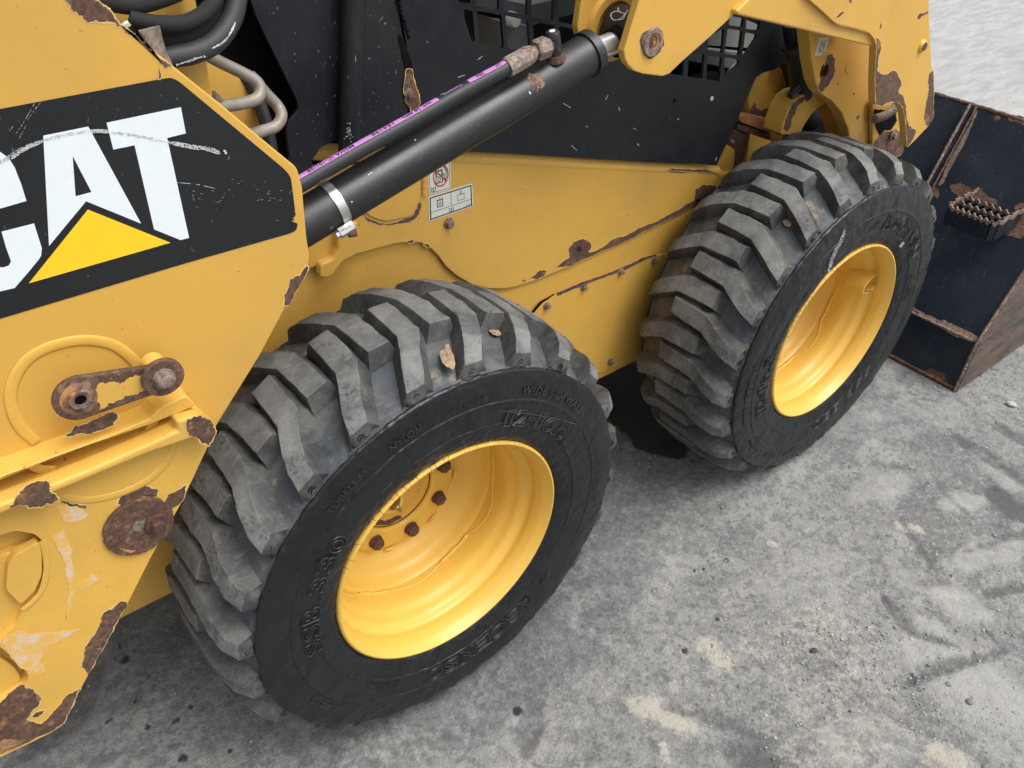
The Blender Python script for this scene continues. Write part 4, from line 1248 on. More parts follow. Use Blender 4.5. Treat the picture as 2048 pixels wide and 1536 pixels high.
T('return_pipe', [(500, 150, .19), (530, 185, .185), (555, 212, .18), (563, 232, .17), (552, 252, .165), (525, 262, .16), (490, 272, .15)], .0072, 'steel_line')
p = pt(433, 203, .115); lathe('pipe_nut', [(.0001, 0), (.008, 0), (.009, .012), (.0001, .012)], p, 'rust_pale', bay, 6)
T('braided_hose', [(470, 140, .24), (500, 165, .23), (520, 210, .22), (535, 260, .21), (545, 320, .20)], .0085, 'hose')
box('valve_block', (.02 - .24, .26, .84 + ZG - .12), (.02 - .17, .33, .84 + ZG - .05), 'black_dark', bay)

# ---------------------------------------------------------------- lift cylinder
cyl = empty('lift_cylinder', L, label='black lift cylinder with chrome rod, hose clamp and purple-striped hose')
KY = .15
A0 = pt(560, 470, KY); 
A1 = pt(702, 389, KY); A2 = pt(1112, 146, KY)
ax = (A2 - A1).normalized()
A0 = A1 - ax * .30
END = pt(1183, 106, KY)
END = A1 + ax * (END - A1).dot(ax)
RC = .0308
tube('cylinder_barrel', [A0, END], RC, 'black_gloss', cyl, 48)
def along(s): return A1 + ax * s
Lc = (END - A1).length
tube('gland_collar', [along(Lc - .012), along(Lc + .002)], RC + .0035, 'black_gloss', cyl, 48)
PIN = Vector((.468, KY, .742 + ZG))
tube('chrome_rod', [along(Lc), PIN - ax * .03], .0175, 'chrome', cyl, 40)
for s_ in range(1):
    p = along(Lc + .0105)
    tube('gland_ring', [along(Lc - .002), along(Lc + .0035)], RC - .006, 'rust_bolt', cyl, 40)
# rust blister and weld bead on the barrel
side = Vector((0, -1, 0)); side = (side - ax * side.dot(ax)).normalized(); upv = ax.cross(side) * -1
if upv.z < 0: upv = -upv
def on_barrel(s, a, r_=RC + .0006):
    return along(s) + (side * math.cos(a) + upv * math.sin(a)) * r_
def barrel_patch(px, py, rs, ra, m, parent, n=22, name='rust_patch'):
    d_ = ray(px, py); # find the nearest barrel point on the ray
    best = None
    for i in range(0, 400):
        s = -.25 + .8 * i / 400
        for j in range(-8, 30):
            a = j * .1
            q = on_barrel(s, a) - CAM
            e = (q.normalized() - d_.normalized()).length
            if best is None or e < best[0]: best = (e, s, a)
    _, s0, a0 = best
    V = [tuple(on_barrel(s0, a0, RC + .0009))]; F = []
    for k in range(n):
        t_ = 2 * math.pi * k / n
        rr = random.uniform(.65, 1.2)
        V.append(tuple(on_barrel(s0 + rs * rr * math.cos(t_), a0 + ra / RC * rr * math.sin(t_))))
    for k in range(n): F.append((0, 1 + k, 1 + (k + 1) % n))
    me = bpy.data.meshes.new(name); me.from_pydata(V, [], F)
    link(name, me, m, parent)
barrel_patch(1071, 162, .0125, .0145, 'rust_orange', cyl, 34)
barrel_patch(1060, 184, .0015, .0025, 'chalk', cyl, 9, 'paint_chip')
for q in ((735, 322), (742, 344), (738, 350), (830, 282), (704, 402), (770, 300)): barrel_patch(q[0], q[1], .0012, .0012, 'chalk', cyl, 7, 'paint_chip')
# rod eye
ey_ = Vector((0, 1, 0))
tube('rod_eye', [PIN - ey_ * .034, PIN + ey_ * .034], .036, 'black_gloss', cyl, 40)
tube('rod_eye_neck', [PIN - ax * .040, PIN - ax * .02], [.022, .026], 'black_dark', cyl, 32)
# white paint pen mark on the eye
def eyep(px, py):
    d_ = ray(px, py)
    o_ = CAM - PIN
    A_q = d_.x ** 2 + d_.z ** 2; B_q = o_.x * d_.x + o_.z * d_.z; C_q = o_.x ** 2 + o_.z ** 2 - .0366 ** 2
    D_q = B_q * B_q - A_q * C_q
    if D_q < 0: return None
    return CAM + d_ * ((-B_q - math.sqrt(D_q)) / A_q)
for q in ([(1237, 15), (1236, 20), (1242, 25), (1250, 27), (1254, 22)], [(1250, 27), (1246, 33), (1238, 39), (1228, 40), (1222, 34), (1223, 27), (1230, 23), (1240, 24)], [(1236, 40), (1246, 38), (1250, 30), (1256, 20)]):
    Q = [eyep(*s_) for s_ in q]
    Q = [x for x in Q if x is not None]
    if len(Q) > 2: tube('paint_pen_mark', smoothpath(Q, 4), .0007, 'chalk', cyl, 6)
# band clamp
s_c = (pt(672, 408, KY - .01) - A1).dot(ax)
def band(s0, wd, r_, name, m):
    V, F = [], []
    n = 48
    for i in range(n):
        a = 2 * math.pi * i / n
        for ds, rr in ((-wd / 2, r_), (-wd / 2, r_ + .0012), (wd / 2, r_ + .0012), (wd / 2, r_)):
            V.append(tuple(along(s0 + ds) + (side * math.cos(a) + upv * math.sin(a)) * rr))
    for i in range(n):
        j = (i + 1) % n
        for k in range(4):
            k2 = (k + 1) % 4
            F.append((i * 4 + k, i * 4 + k2, j * 4 + k2, j * 4 + k))
    me = bpy.data.meshes.new(name); me.from_pydata(V, [], F)
    autosmooth(link(name, me, m, clamp), 40)
clamp = empty('hose_clamp', cyl)
band(s_c, .0125, RC + .0006, 'clamp_band', 'zinc')
hb = pt(692, 459, .118)
tube('clamp_housing', [hb - ax * .011, hb + ax * .011], .0078, 'zinc', clamp, 8, smooth=False)
dn_ = (side * .4 - upv).normalized()
cs = side.cross(dn_)
tube('clamp_screw', [hb - ax * .016, hb - ax * .010], .0052, 'zinc', clamp, 6, smooth=False)
for k in range(6):
    p = hb + ax * (-.006 + .0026 * k) + (CAM - hb).normalized() * .0072
    tube('clamp_slot', [p + upv * .0035, p - upv * .0035], .0005, 'ink_black', clamp, 5)
p = hb + dn_ * .007
tube('clamp_tail', [p, p + ax * .010 + dn_ * .004], .005, 'rust_bolt', clamp, 8)
# hose along the top of the barrel, its purple print, crimp, nut, elbow
HY = KY - .012
hA = pt(560, 397, HY); hB = pt(1033, 124, HY)
Hp = smoothpath([pt(480, 440, HY), pt(600, 369, HY), pt(700, 311, HY), pt(820, 244, HY), pt(930, 181, HY), pt(1000, 143, HY), pt(1036, 122, HY)], 10)
RH = .0106
tube('pressure_hose', Hp, RH, 'hose', cyl, 24)
def hose_strip(i0, i1, a0, a1, m, name, lift=.0003):
    V, F = [], []
    n = 4
    for i in range(i0, i1 + 1):
        T_ = (Hp[min(i + 1, len(Hp) - 1)] - Hp[max(i - 1, 0)]).normalized()
        sd_ = Vector((0, -1, 0)); sd_ = (sd_ - T_ * sd_.dot(T_)).normalized(); up_ = T_.cross(sd_)
        if up_.z < 0: up_ = -up_
        for k in range(n + 1):
            a = a0 + (a1 - a0) * k / n
            V.append(tuple(Hp[i] + (sd_ * math.cos(a) + up_ * math.sin(a)) * (RH + lift)))
    for i in range(i1 - i0):
        for k in range(n): F.append((i * (n + 1) + k, i * (n + 1) + k + 1, (i + 1) * (n + 1) + k + 1, (i + 1) * (n + 1) + k))
    me = bpy.data.meshes.new(name); me.from_pydata(V, [], F)
    return autosmooth(link(name, me, m, cyl), 60)
hose_strip(6, 35, R(62), R(112), 'purple', 'purple_print')
hose_strip(41, 60, R(62), R(112), 'purple', 'purple_print')
def hose_text(s, i_start, i_end, a0, a1, m='ink_black'):
    """printed from i_end back to i_start, upside down as in the photograph"""
    Vt, Ft, _ = text_mesh(s, 0, .015)
    def fn(v):
        x = i_end + (i_start - i_end) * v.x
        i = max(0, min(len(Hp) - 2, int(x))); fr_ = x - i
        c_ = Hp[i].lerp(Hp[i + 1], fr_)
        T_ = (Hp[i + 1] - Hp[i]).normalized()
        sd_ = Vector((0, -1, 0)); sd_ = (sd_ - T_ * sd_.dot(T_)).normalized(); up_ = T_.cross(sd_)
        if up_.z < 0: up_ = -up_
        a = a1 + (a0 - a1) * v.y
        return tuple(c_ + (sd_ * math.cos(a) + up_ * math.sin(a)) * (RH + .0007))
    mapped('hose_print', (Vt, Ft), fn, m, cyl)
hose_text('MSHA IC-101/38', 12, 21, R(68), R(100))
hose_text('1E4198', 24, 27.5, R(68), R(98))
hose_text('WP 28 MPa', 29, 34, R(70), R(98))
hose_text('Compact', 36, 39.5, R(70), R(100), 'purple')
hose_text('294', 43, 45, R(66), R(104))
hose_text('CAT', 48.5, 50.5, R(68), R(100))
# crimp sleeve, hex nut and elbow
def pa(px, py, y=HY): return pt(px, py, y)
c0, c1 = pa(1013, 136), pa(1066, 106)
tube('crimp_sleeve', [c0, c0.lerp(c1, .05), c0.lerp(c1, .78), c1], [.0135, .0142, .0142, .0110], 'fitting', cyl, 10, smooth=False)
c2, c3 = pa(1066, 106), pa(1076, 100)
tube('hose_tail', [c2, c3], .0085, 'fitting', cyl, 16)
n0, n1 = pa(1071, 102), pa(1096, 92)
tube('swivel_nut', [n0, n0.lerp(n1, .12), n0.lerp(n1, .88), n1], [.0135, .0152, .0152, .0135], 'fitting', cyl, 6, smooth=False)
e0, e1 = pa(1092, 93), pa(1108, 86)
tube('elbow_arm', [e0, e1], .0098, 'black_gloss', cyl, 16)
q0, q1 = pa(1111, 112), pa(1105, 66)
up2 = (q1 - q0)
tube('elbow_body', [q0 - up2 * .1, q0.lerp(q1, .75), q1, q1 + up2 * .08], [.0105, .0108, .0105, .0085], 'black_gloss', cyl, 20)
tube('elbow_cap', [q1 + up2 * .07, q1 + up2 * .10], .0045, 'chalk', cyl, 12)
tube('elbow_port', [q0 - up2 * .18, q0 + up2 * .10], [.0155, .0125], 'rust_bolt', cyl, 16)

# ---------------------------------------------------------------- lift arm: boss plates, beam and front plate
arm = empty('lift_arm', L, label='yellow lift arm with pin boss, beam and chipped front plate')
bossp = [(1347, -240), (1279, 0), (1262, 55), (1248, 102), (1250, 118), (1256, 130), (1268, 142), (1286, 148), (1325, 153), (1339, 148), (1366, 122), (1416, 78), (1466, 31.7), (1493, 0), (1701, -240)]
AYP = .100
plate('boss_plate', bossp, AYP, .014, 'yellow', arm, 0, .002, seg=3)
c = pt(1304, 84, AYP)
PC = c
lathe('pin_bushing', [(.0095, .006), (.0100, -.002), (.0140, -.003), (.0145, -.0045), (.0200, -.0050), (.0215, -.003), (.0225, .0005)], c, 'rust_pale', arm, 40)
lathe('pin_end', [(.0001, .0005), (.0060, .0005), (.0065, .002), (.0098, .0022)], c, 'black_gloss', arm, 24)
lathe('grease_nipple', [(.0001, -.006), (.0018, -.005), (.003, -.001), (.003, .003)], c, 'brass', arm, 12)
patch([(1278, 84), (1284, 66), (1300, 58), (1316, 58), (1324, 66), (1328, 90), (1318, 106), (1300, 118), (1288, 112), (1282, 100)], AYP, arm, 'rust', .0014, .0004)
# inner boss plate behind the rod eye
inb = [(1168, -60), (1163, 0), (1155, 55), (1158, 72), (1176, 86), (1215, 96), (1300, 60), (1330, -60)]
plate('boss_plate', inb, KY + .045, .014, 'yellow', arm, 6, .002)
v_c = PIN + Vector((0, .040, 0))
lathe('boss_ring', [(.038, .006), (.040, -.004), (.052, -.004), (.055, .006)], v_c, 'yellow', arm, 40)
# beam
beam = [(1440, -70), (1500, -22), (1473, 28), (1596, 57), (1748, 92), (1756, 84), (1735, 58), (1672, 44), (1600, -70)]
beam = [(1662, -240), (1497, 0), (1473, 22), (1475, 30), (1596, 58), (1740, 92), (1760, 90), (1760, 40), (1680, 20), (1640, -70), (1700, -240)]
o = plate('arm_beam', beam, .088, .11, 'yellow', arm, 0, .010, seg=4)
front_px = [(1500, -240), (1618, -2), (1645, 22), (1672, 47, 10), (1735, 62, 14), (1749, 77, 10), (1753, 95), (1750, 158), (1750, 206, 6), (1760, 214, 6), (1770, 211), (1783, 203), (1796, 203, 8), (1808, 221), (1811, 250), (1813, 275), (1815, 295), (1835, 275), (1856, 253), (1867, 231), (1868, 208), (1866, 185), (1859, 63), (1857, 0), (1845, -240)]
FY = .080
fh = ell(1770.5, 183, 8, 15, 22, 18)
o = plate('front_plate', front_px, FY, .016, 'yellow', arm, 0, .0022, [fh], 2)
# weld fillet along beam and plate
P_ = smoothpath([pt(a, b, .083) for a, b in [(1598, -45), (1620, -2), (1648, 24), (1674, 48), (1700, 54), (1734, 64)]], 6)
tube('weld_bead', P_, .0022, 'yellow', arm, 8)
for q in ([(1752, 76), (1760, 82), (1762, 98), (1758, 108), (1754, 140), (1766, 150), (1776, 148), (1788, 140), (1795, 148), (1800, 158), (1802, 172), (1796, 182), (1806, 192), (1812, 210), (1814, 240), (1818, 252), (1826, 258), (1832, 260), (1828, 274), (1815, 294), (1812, 240), (1806, 214), (1796, 203), (1782, 202), (1762, 213), (1751, 208), (1750, 150), (1753, 100)],
          [(1866, 140), (1858, 150), (1856, 165), (1858, 178), (1852, 205), (1848, 235), (1852, 250), (1857, 252), (1867, 231)],
          [(1834, 36), (1840, 26), (1856, 22), (1857, 26), (1848, 30), (1838, 38)], [(1762, 46), (1764, 50), (1760, 58), (1759, 52)], [(1672, 33), (1680, 26), (1688, 22), (1688, 26), (1678, 34)],
          [(1698, 0), (1703, -4), (1703, 4), (1699, 6)], [(1620, 50), (1628, 51), (1627, 53), (1620, 52)]):
    y_ = FY if q[0][0] > 1690 else .080
    patch(q, y_, arm, 'rust', .0016)
p = pt(1844, 92, FY); lathe('pin_boss', [(.0001, -.006), (.010, -.006), (.012, -.003), (.014, 0)], (p.x, p.y, p.z), 'yellow', arm, 24)
lathe('pin_rust', [(.0001, -.0075), (.0085, -.0070), (.0092, -.0055)], (p.x, p.y, p.z), 'rust', arm, 20)
# inner front plate
IY = .185
inn_px = [(1615, -20), (1618, 60), (1624, 120), (1632, 165), (1642, 188, 8), (1664, 202), (1684, 226), (1697, 260), (1700, 290), (1715, 320), (1760, 320), (1785, 290), (1800, 200), (1800, -20)]
ih = ell(1650, 141, 8, 17, 20, 18)
plate('inner_plate', inn_px, IY, .032, 'yellow', arm, 0, .0025, [ih], 2, label='recessed yellow plate inside the arm with a sticker and holes')
patch([(1636, 178), (1640, 162), (1646, 150), (1650, 125), (1655, 110), (1664, 107), (1670, 120), (1670, 140), (1664, 158), (1655, 172), (1645, 184)], IY, arm, 'rust', .002)
patch(ell(1651, 141, 5, 13, 20, 14), IY - .001, arm, 'black_dark', .0004, .0003, 'dark_recess', 1)
plate('dimple', ell(1701, 134, 9, 15, 20, 16), IY - .0008, .0006, 'yellow_chip', arm, 0, 0)
for q in ([(1674, 166), (1677, 164), (1678, 168), (1675, 170)], [(1712, 234), (1718, 228), (1719, 234), (1714, 240)], [(1704, 188), (1709, 184), (1709, 190)]): patch(q, IY, arm, 'rust', .0008)
st = empty('green_sticker', arm, label='white sticker with green belt symbol')
f = sticker([(1638, 75.5), (1658.5, 73), (1650, 109), (1628.5, 112)], IY, 'sticker_film', st, lift=.0008)
stroke(f, [(.08, .78), (.92, .78)], .035, st, .6, 'ink_green', l=.0012)
stroke(f, [(.40, .72), (.30, .45), (.32, .30), (.48, .22), (.62, .32), (.70, .52), (.62, .68), (.48, .64), (.50, .50), (.62, .44)], .05, st, .6, 'ink_green', l=.0012)
stroke(f, [(.25, .20), (.36, .24), (.55, .18)], .05, st, .6, 'ink_green', l=.0012)
stroke(f, [(.70, .10), (.92, .10)], .045, st, .6, 'ink_black', l=.0012)
# round arch of the arm cross tube and coupler, inside
arch = [(1562, 268), (1566, 250), (1576, 222), (1589, 200), (1604, 190), (1622, 184), (1665, 196), (1690, 225), (1702, 262), (1705, 300)]
inn2 = [(1690, 300), (1682, 262), (1668, 228), (1650, 206), (1636, 216), (1622, 230), (1608, 252), (1599, 272)]
plate('cross_tube_flange', arch + inn2, .25, .05, 'yellow', arm, 0, .002)
patch([(1566, 258), (1572, 236), (1585, 206), (1606, 192), (1612, 196), (1604, 206), (1594, 212), (1590, 228), (1582, 240), (1582, 252), (1572, 266)], .25, arm, 'rust', .0015)
# coupler parts glimpsed under the front plate
tube('coupler_shaft', smoothpath([pt(1748, 238, .15), pt(1768, 232, .15), pt(1788, 218, .15), pt(1800, 200, .15)], 5), .010, 'pipe', arm, 18)
plate('coupler_face', [(1745, 200), (1803, 200), (1808, 250), (1806, 290), (1780, 305), (1745, 300)], .172, .01, 'yellow_chip', arm, 0, .002)
patch([(1748, 215), (1765, 220), (1790, 222), (1795, 240), (1780, 262), (1760, 270), (1752, 255)], .171, arm, 'black_dark', .003)  # near-black patch on the coupler face, no rust colour
p = pt(1786, 271, .165); hexbolt((p.x, p.y, p.z), .008, .01, 'rust_pale', arm, 'bolt', 1.5)
patch([(1745, 285), (1770, 262), (1790, 258), (1806, 265), (1808, 300), (1790, 318), (1750, 320)], .1705, arm, 'rust', .003)

# front frame parts between cab and arm
ff = empty('front_frame', L, label='rusty front frame step and post beside the front tyre')
plate('post', [(1512, 150), (1530, 140), (1575, 128), (1566, 200), (1552, 242), (1500, 232), (1498, 200)], .34, .05, 'yellow', ff, 0, .003)
patch([(1500, 218), (1508, 205), (1512, 216), (1522, 222), (1534, 216), (1545, 224), (1552, 240), (1500, 236)], .3395, ff, 'rust', .003)
plate('post', [(1575, 128), (1580, 112), (1592, 130), (1592, 172), (1570, 168)], .42, .05, 'yellow', ff, 0, .003)
plate('step_channel', [(1480, 232), (1500, 228), (1570, 248), (1590, 262), (1566, 274), (1530, 262), (1480, 244)], .33, .03, 'rust_orange', ff, 0, .002)
plate('step_channel', [(1478, 248), (1566, 276), (1568, 290), (1476, 260)], .335, .03, 'rust', ff, 0, .002)
plate('gusset', [(1455, 278), (1476, 248), (1498, 258), (1484, 340), (1440, 350), (1448, 310)], .345, .012, 'rust', ff, 0, .0015)
plate('gusset', [(1500, 258), (1560, 280), (1560, 330), (1490, 345)], .40, .012, 'yellow_chip', ff, 0, .0015)
plate('gusset', [(1430, 345), (1455, 290), (1470, 300), (1468, 330), (1455, 360)], .338, .006, 'yellow', ff, 0, .0015)
plate('rusted_rim', [(1540, 262), (1566, 274), (1568, 290), (1545, 284)], .3295, .006, 'yellow_chip', ff, 0, .001)
p = pt(1464, 283, .335); hexbolt((p.x, p.y, p.z), .004, .005, 'brass', ff, 'bolt', 1.4)
p = pt(1544, 238, .33); hexbolt((p.x, p.y, p.z), .008, .014, 'zinc', ff, 'bolt', 1.0)
tube('dark_hose', smoothpath([pt(1560, 110, .33), pt(1578, 130, .33), pt(1590, 190, .32), pt(1570, 230, .33), pt(1545, 225, .36)], 6), .018, 'black_gloss', ff, 16)
tube('tilt_cylinder', [pt(1588, 40, .26), pt(1604, 190, .27)], .024, 'black_gloss', ff, 24)
tube('tilt_cylinder_cap', [pt(1588, 84, .255), pt(1589, 92, .255)], .027, 'black_gloss', ff, 24)
tube('dark_hose', [pt(1580, 192, .24), pt(1598, 175, .24)], .008, 'black_gloss', ff, 14)
tube('dark_hose', smoothpath([pt(1545, 200, .40), pt(1575, 215, .40), pt(1620, 240, .42)], 6), .03, 'black_dark', ff, 14)
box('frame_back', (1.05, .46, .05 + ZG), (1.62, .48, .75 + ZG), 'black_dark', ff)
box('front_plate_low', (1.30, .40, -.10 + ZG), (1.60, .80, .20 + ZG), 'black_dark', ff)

# ================================================================== BUCKET
B = empty('bucket', L, label='black steel bucket with serrated step and rusty edges')
BYN, BYF = -.100, 1.62
hx, cr, up_ = pt(1910, 787, BYN), pt(1958, 690, BYN), pt(2048, 552, BYN)
hx = Vector((1.701, BYN, 0.003)); cr = Vector((cr.x, BYN, cr.z)); up_ = Vector((up_.x, BYN, up_.z))
fd = (up_ - cr).normalized()
nb = fd.cross(Vector((0, 1, 0))).normalized()
tp = ptn(2048, 243, cr, nb)
tp_len = (Vector((tp.x, BYN, tp.z)) - cr).length
TP = cr + fd * tp_len
def slab(name, a, b, th, m, y0=BYN + .012, y1=BYF, bv=.003):
    """plate between profile points a and b, thickness th forward"""
    d_ = (b - a).normalized(); n_ = Vector((d_.z, 0, -d_.x))
    if n_.x < 0: n_ = -n_
    vs = []
    for y_ in (y0, y1):
        for p_ in (a, b, b + n_ * th, a + n_ * th): vs.append((p_.x, y_, p_.z))
    me = bpy.data.meshes.new(name)
    me.from_pydata(vs, [], [(0, 1, 2, 3), (7, 6, 5, 4), (0, 4, 5, 1), (1, 5, 6, 2), (2, 6, 7, 3), (3, 7, 4, 0)])
    bm = bmesh.new(); bm.from_mesh(me); bmesh.ops.recalc_face_normals(bm, faces=bm.faces); bm.to_mesh(me); bm.free()
    return bev(link(name, me, m, B), bv)
slab('heel_plate', hx, cr, .012, 'bucket_black')
slab('back_plate', cr + fd * .001, TP, .012, 'bucket_black')
TF = TP + Vector((.05, 0, .004))
slab('floor_plate', hx + Vector((0.012, 0, 0.001)), hx + Vector((.72, 0, 0.001)), .012, 'bucket_black')
# near side plate, rusty outside
sp = [(hx.x - .004, hx.z), (cr.x - .005, cr.z + .002), (TP.x - .006, TP.z + .004), (TP.x + .05, TP.z), (hx.x + .50, hx.z + .12), (hx.x + .73, hx.z + .01), (hx.x + .73, hx.z)]
def bside():
    m, t, b = mat('rusty_scraped_side')
    v = coords(t, (3, 3, 14))
    c = mix(t, ramp(t, noi(t, v, 2.2, 6, .7), [(.38, 0), (.62, 1)]), (.050, .045, .044), (.150, .098, .075))
    c = mix(t, ramp(t, noi(t, v, 9, 6, .7), [(.5, 0), (.7, .7)]), c, (.26, .20, .165))
    setc(t, b, c); b.inputs['Roughness'].default_value = .55; b.inputs['Metallic'].default_value = .25
    bump(t, b, noi(t, coords(t), 200, 4, .7), .0006)
    return m
M['bucket_side'] = bside()
o = link('side_plate', prism(sp, BYN - .002, .014), 'bucket_side', B, label='rust brown scraped bucket side'); bev(o, .003, 2)
sp2 = link('side_plate', prism(sp, BYF, .014), 'bucket_side', B)
# rusty welds: side seam, heel crease, lower edge, top edge
def rbead(P_, rad, m='rust_pale', name='weld_bead', n=60, flat_=1.0):
    Q = []
    for i in range(n + 1):
        x = i / n * (len(P_) - 1); k = min(int(x), len(P_) - 2)
        Q.append(P_[k].lerp(P_[k + 1], x - k) + Vector((random.uniform(-1, 1), random.uniform(-1, 1), random.uniform(-1, 1))) * rad * .12)
    return tube(name, smoothpath(Q, 2), [rad * random.uniform(.62, .95) for _ in range(2 * len(Q) - 1)], m, B, 8)
sy = Vector((0, 1, 0))
rbead([hx + Vector((-.004, .006, .002)), cr + Vector((-.004, .006, 0)), TP + Vector((-.005, .006, 0))], .006, 'rust_pale')
rbead([cr + Vector((-.001, .02, .003)), cr + Vector((-.001, .42, .003))], .0055, 'rust_pale')
rbead([cr + Vector((-.001, .42, .003)), cr + Vector((-.001, BYF - BYN, .003))], .004, 'pipe')
rbead([hx + Vector((0, .01, .004)), hx + Vector((0, BYF - BYN, .004))], .006, 'rust')
rbead([TP + Vector((.004, .01, .001)), TP + Vector((.004, BYF - BYN, .001))], .008, 'rust', n=120)
# patches on the back plane
def bp_patch(poly, m='rust', amp=.004, lift=.001, base=cr, nn=nb, name='rust_patch'):
    P_ = [ptn(a, b, base, nn) for a, b in poly]
    Q = [Vector((p.y, (p - base).dot(fd if nn is nb else hd))) for p in P_]
    Q = jag(Q, amp, 4)
    dd = fd if nn is nb else hd
    n2 = nn if nn.x < 0 else -nn
    V = [tuple(base + dd * q.y + Vector((0, q.x - base.y, 0)) + n2 * lift) for q in Q]
    me = bpy.data.meshes.new(name); me.from_pydata(V, [], [list(range(len(V)))])
    return link(name, me, m, B)
hd = (cr - hx).normalized(); nh = hd.cross(Vector((0, 1, 0))).normalized()
bp_patch([(1898, 372), (1925, 368), (1940, 378), (1965, 376), (1972, 388), (1996, 400), (1994, 412), (1960, 402), (1925, 396), (1905, 384)])
bp_patch([(2030, 410), (2060, 405), (2060, 470), (2040, 478), (2010, 472), (2018, 455), (2030, 440)])
bp_patch([(1987, 236), (1994, 231), (2001, 235), (1996, 241), (1989, 241)], amp=.002)
bp_patch([(1862, 372), (1872, 376), (1878, 384), (1874, 398), (1864, 392)])
bp_patch([(2000, 223), (2048, 235), (2070, 248), (2070, 262), (2040, 246), (2015, 238)])
bp_patch([(1845, 742), (1862, 736), (1888, 745), (1895, 762), (1908, 775), (1906, 785), (1870, 766), (1852, 756)], base=hx, nn=nh)
bp_patch([(1776, 709), (1800, 716), (1850, 746), (1905, 780), (1905, 786), (1840, 750), (1790, 722)], base=hx, nn=nh, amp=.003)
bp_patch([(1872, 640), (1890, 640), (1930, 660), (1958, 676), (1955, 684), (1915, 676), (1880, 655)], 'rust_pale', .003)
bp_patch([(1826, 613), (1850, 628), (1875, 640), (1872, 645), (1845, 632), (1826, 620)], 'rust_pale', .002)
# vertical rib: flat bar standing on the back plate
a, b = ptn(1949, 214, cr, nb), ptn(1862, 374, cr, nb)
n2 = nb if nb.x < 0 else -nb
def rib(a, b, wy, h, m, name='rib'):
    b2 = b + (b - a) * .6
    vs = []
    for p_ in (a, b2):
        for dy, dh in ((0, 0), (wy, 0), (wy, h), (0, h)): vs.append(tuple(p_ + Vector((0, dy, 0)) + n2 * dh))
    me = bpy.data.meshes.new(name)
    me.from_pydata(vs, [], [(0, 1, 2, 3), (7, 6, 5, 4), (0, 4, 5, 1), (1, 5, 6, 2), (2, 6, 7, 3), (3, 7, 4, 0)])
    bm = bmesh.new(); bm.from_mesh(me); bmesh.ops.recalc_face_normals(bm, faces=bm.faces); bm.to_mesh(me); bm.free()
    return bev(link(name, me, m, B), .002)
rib(a, b, .010, .026, 'bucket_black')
rbead([a + n2 * .026 + Vector((0, .005, 0)), b + (b - a) * .6 + n2 * .026 + Vector((0, .005, 0))], .0055, 'rust_pale', n=50)
rbead([a + Vector((0, -.006, 0)) + n2 * .003, b + (b - a) * .6 + Vector((0, -.006, 0)) + n2 * .003], .005, 'rust', n=50)
bp_patch([(1952, 222), (1956, 224), (1930, 285), (1905, 330), (1885, 368), (1876, 372), (1896, 325), (1925, 275)], 'rust_pale', .002)
# serrated step: three toothed strips between two bent ends
stp = empty('step', B, label='serrated steel step welded low on the bucket back')
stp.parent = B
s00 = ptn(1885, 452, cr, nb); s10 = ptn(1985, 492, cr, nb)
def toothed(pA, pB, hgt, n, m='bucket_black', depth=0.0, th=.006):
    """vertical strip from pA to pB, rusty scalloped top"""
    V, F = [], []
    K = n * 10
    dirv = (pB - pA); nrm_ = Vector((dirv.y, -dirv.x, 0)).normalized() * th
    for i in range(K + 1):
        s = i / K
        p_ = pA.lerp(pB, s)
        z = hgt + .0040 * math.cos(2 * math.pi * n * s)
        for off in (Vector((0, 0, 0)), nrm_):
            V.append(tuple(p_ + off)); V.append(tuple(p_ + off + Vector((0, 0, z - .010)))); V.append(tuple(p_ + off + Vector((0, 0, z))))
    mats = []
    for i in range(K):
        o = i * 6; q = o + 6
        F += [(o, q, q + 1, o + 1), (o + 1, q + 1, q + 2, o + 2), (o + 4, q + 4, q + 3, o + 3), (o + 5, q + 5, q + 4, o + 4), (o + 2, q + 2, q + 5, o + 5), (o, o + 3, q + 3, q)]
        mats += [0, 1, 0, 1, 1, 0]
    F += [(0, 1, 4, 3), (1, 2, 5, 4), (K * 6, K * 6 + 3, K * 6 + 4, K * 6 + 1), (K * 6 + 1, K * 6 + 4, K * 6 + 5, K * 6 + 2)]; mats += [0, 1, 0, 1]
    me = bpy.data.meshes.new('toothed_strip'); me.from_pydata(V, [], F); me.polygons.foreach_set('material_index', mats)
    link('toothed_strip', me, [m, 'rust_pale'], stp)
base_z = s00.z
# place the step by the outer strip's lower corners seen in the photograph
def back_x(z): # x of the back plate at height z
    return cr.x + fd.x * (z - cr.z) / fd.z
yR = s00.y; 
proj_out = .125
zb = None
# outer face lower edge: pixels (1880,442)-(1975,480); it stands proj_out in front of the plate
P0 = cr + n2 * 0.0
best = None
for i in range(200):
    z_ = cr.z + .02 + i * .002
    p_ = ptz(1882, 444, z_)
    e = abs((back_x(z_) - p_.x) - proj_out)
    if best is None or e < best[0]: best = (e, z_, p_)
zs, q1_ = best[1], best[2]
q2_ = ptz(1978, 483, zs)
q2_.x = q1_.x
HT = .056
bx_ = back_x(zs + HT * .5)
inn = [q1_ + Vector((0, -.0, 0))]
toothed(Vector((q1_.x, q1_.y - .012, zs)), Vector((q2_.x, q2_.y + .012, zs)), HT, 7)
toothed(Vector((q1_.x + .046, q1_.y, zs)), Vector((q2_.x + .046, q2_.y, zs)), HT, 7)
toothed(Vector((q1_.x + .092, q1_.y, zs)), Vector((q2_.x + .092, q2_.y, zs)), HT, 7)
for yy, sg in ((q1_.y, -1), (q2_.y, 1)):
    toothed(Vector((q1_.x + .008, yy - sg * 0.0, zs)), Vector((bx_ + .02, yy, zs)), HT, 3)
    toothed(Vector((q1_.x, yy + sg * .012, zs)), Vector((q1_.x + .009, yy, zs)), HT, 1)

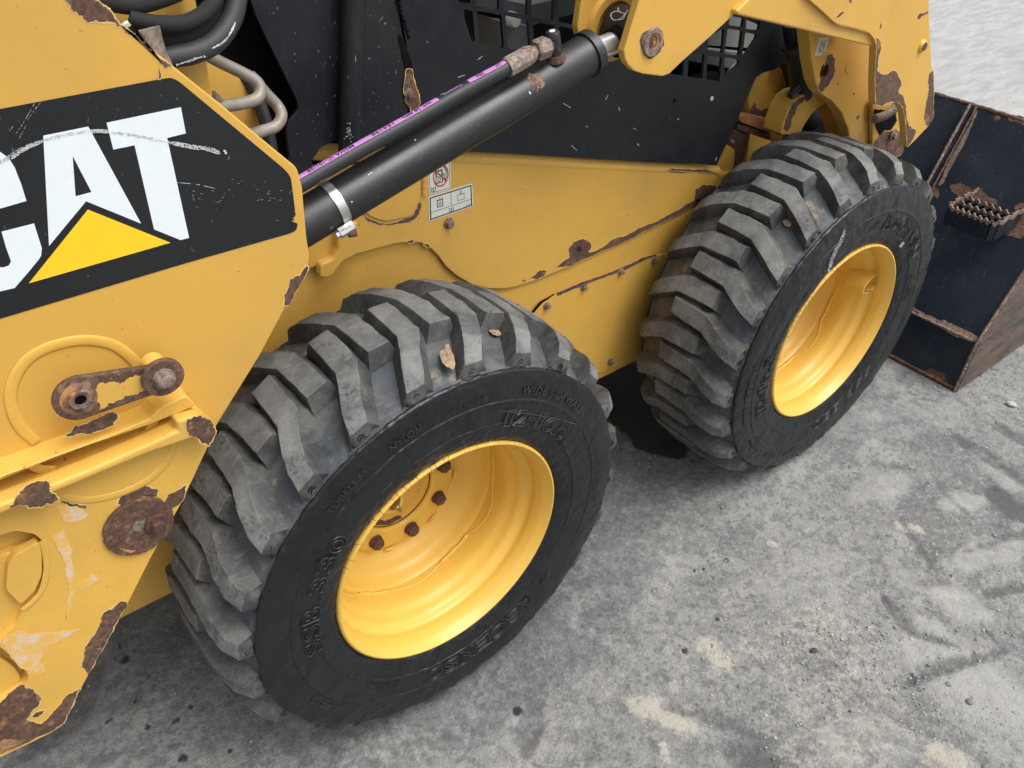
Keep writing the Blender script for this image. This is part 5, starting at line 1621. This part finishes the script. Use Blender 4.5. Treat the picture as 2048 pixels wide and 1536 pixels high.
# ================================================================== LOOSE STUFF ON THE GROUND
def stone_mesh(seed, n=1):
    bm = bmesh.new()
    bmesh.ops.create_icosphere(bm, subdivisions=n, radius=1)
    for v_ in bm.verts:
        v_.co *= 1 + .35 * noise.noise(v_.co * 1.3 + Vector((seed, seed * 2, 0)))
        v_.co.z *= .6
    return bm
def stone_mat(name, c):
    return flat(name, c, .85, 0, .4, .0006, 120)
M['stone_pale'] = stone_mat('pale_stone', (.48, .47, .42)); M['stone_grey'] = stone_mat('grey_stone', (.25, .25, .245)); M['stone_dark'] = stone_mat('dark_stone', (.06, .06, .06))
for (px_, py_, r_, m_, lab) in ((2022, 810, .011, 'stone_pale', 'pale flat stone lying near the bucket side, right edge'), (1941, 1404, .007, 'stone_grey', 'small grey stone on the bare grey ground, lower right'),
                               (1627, 1302, .006, 'stone_dark', 'dark sliver of stone beside the dusty patch')):
    bm = stone_mesh(px_ * .1, 2)
    me = bpy.data.meshes.new('stone'); bm.to_mesh(me); bm.free()
    o = link('stone', me, m_, None, label=lab, category='stone')
    for p_ in me.polygons: p_.use_smooth = True
    o.scale = (r_ * 1.3, r_, r_ * .9)
    q = ptz(px_, py_, 0); o.location = (q.x, q.y, r_ * .38); o.rotation_euler.z = px_
random.seed(21)
V, F, mi = [], [], []
protos = []
for s in range(5):
    bm = stone_mesh(s * 3.3, 1)
    protos.append(([v_.co.copy() for v_ in bm.verts], [[v_.index for v_ in f_.verts] for f_ in bm.faces])); bm.free()
zones = [((1690, 1330), .22, 420, .0018), ((1650, 1440), .24, 420, .0018), ((1740, 1260), .16, 180, .0017), ((1850, 1350), .25, 200, .0022), ((1500, 1300), .5, 260, .0015), ((1980, 1100), .35, 160, .0022), ((1300, 1480), .4, 120, .0016), ((300, 1400), .35, 140, .0016),
         ((1850, 1450), .25, 160, .0026), ((1950, 780), .35, 120, .003), ((1650, 1000), .4, 120, .0018)]
for (zx, zy), sr, n, r_ in zones:
    c_ = ptz(zx, zy, 0)
    for k in range(n):
        x, y_ = random.gauss(c_.x, sr * .5), random.gauss(c_.y, sr * .5)
        rr = r_ * random.lognormvariate(-.25, .45)
        pv, pf = random.choice(protos)
        a = random.uniform(0, 6.28); ca, sa = math.cos(a), math.sin(a)
        b0 = len(V)
        for v_ in pv: V.append((x + rr * (v_.x * ca - v_.y * sa), y_ + rr * (v_.x * sa + v_.y * ca), rr * (v_.z + .35) - .002))
        m_ = random.choices((0, 1, 2), (2, 5, .12))[0]
        for f_ in pf: F.append([b0 + i for i in f_]); mi.append(m_)
me = bpy.data.meshes.new('gravel'); me.from_pydata(V, [], F); me.polygons.foreach_set('material_index', mi)
link('gravel', me, ['stone_pale', 'stone_grey', 'stone_dark'], None, kind='stuff', label='fine grit scattered over the dusty ground')
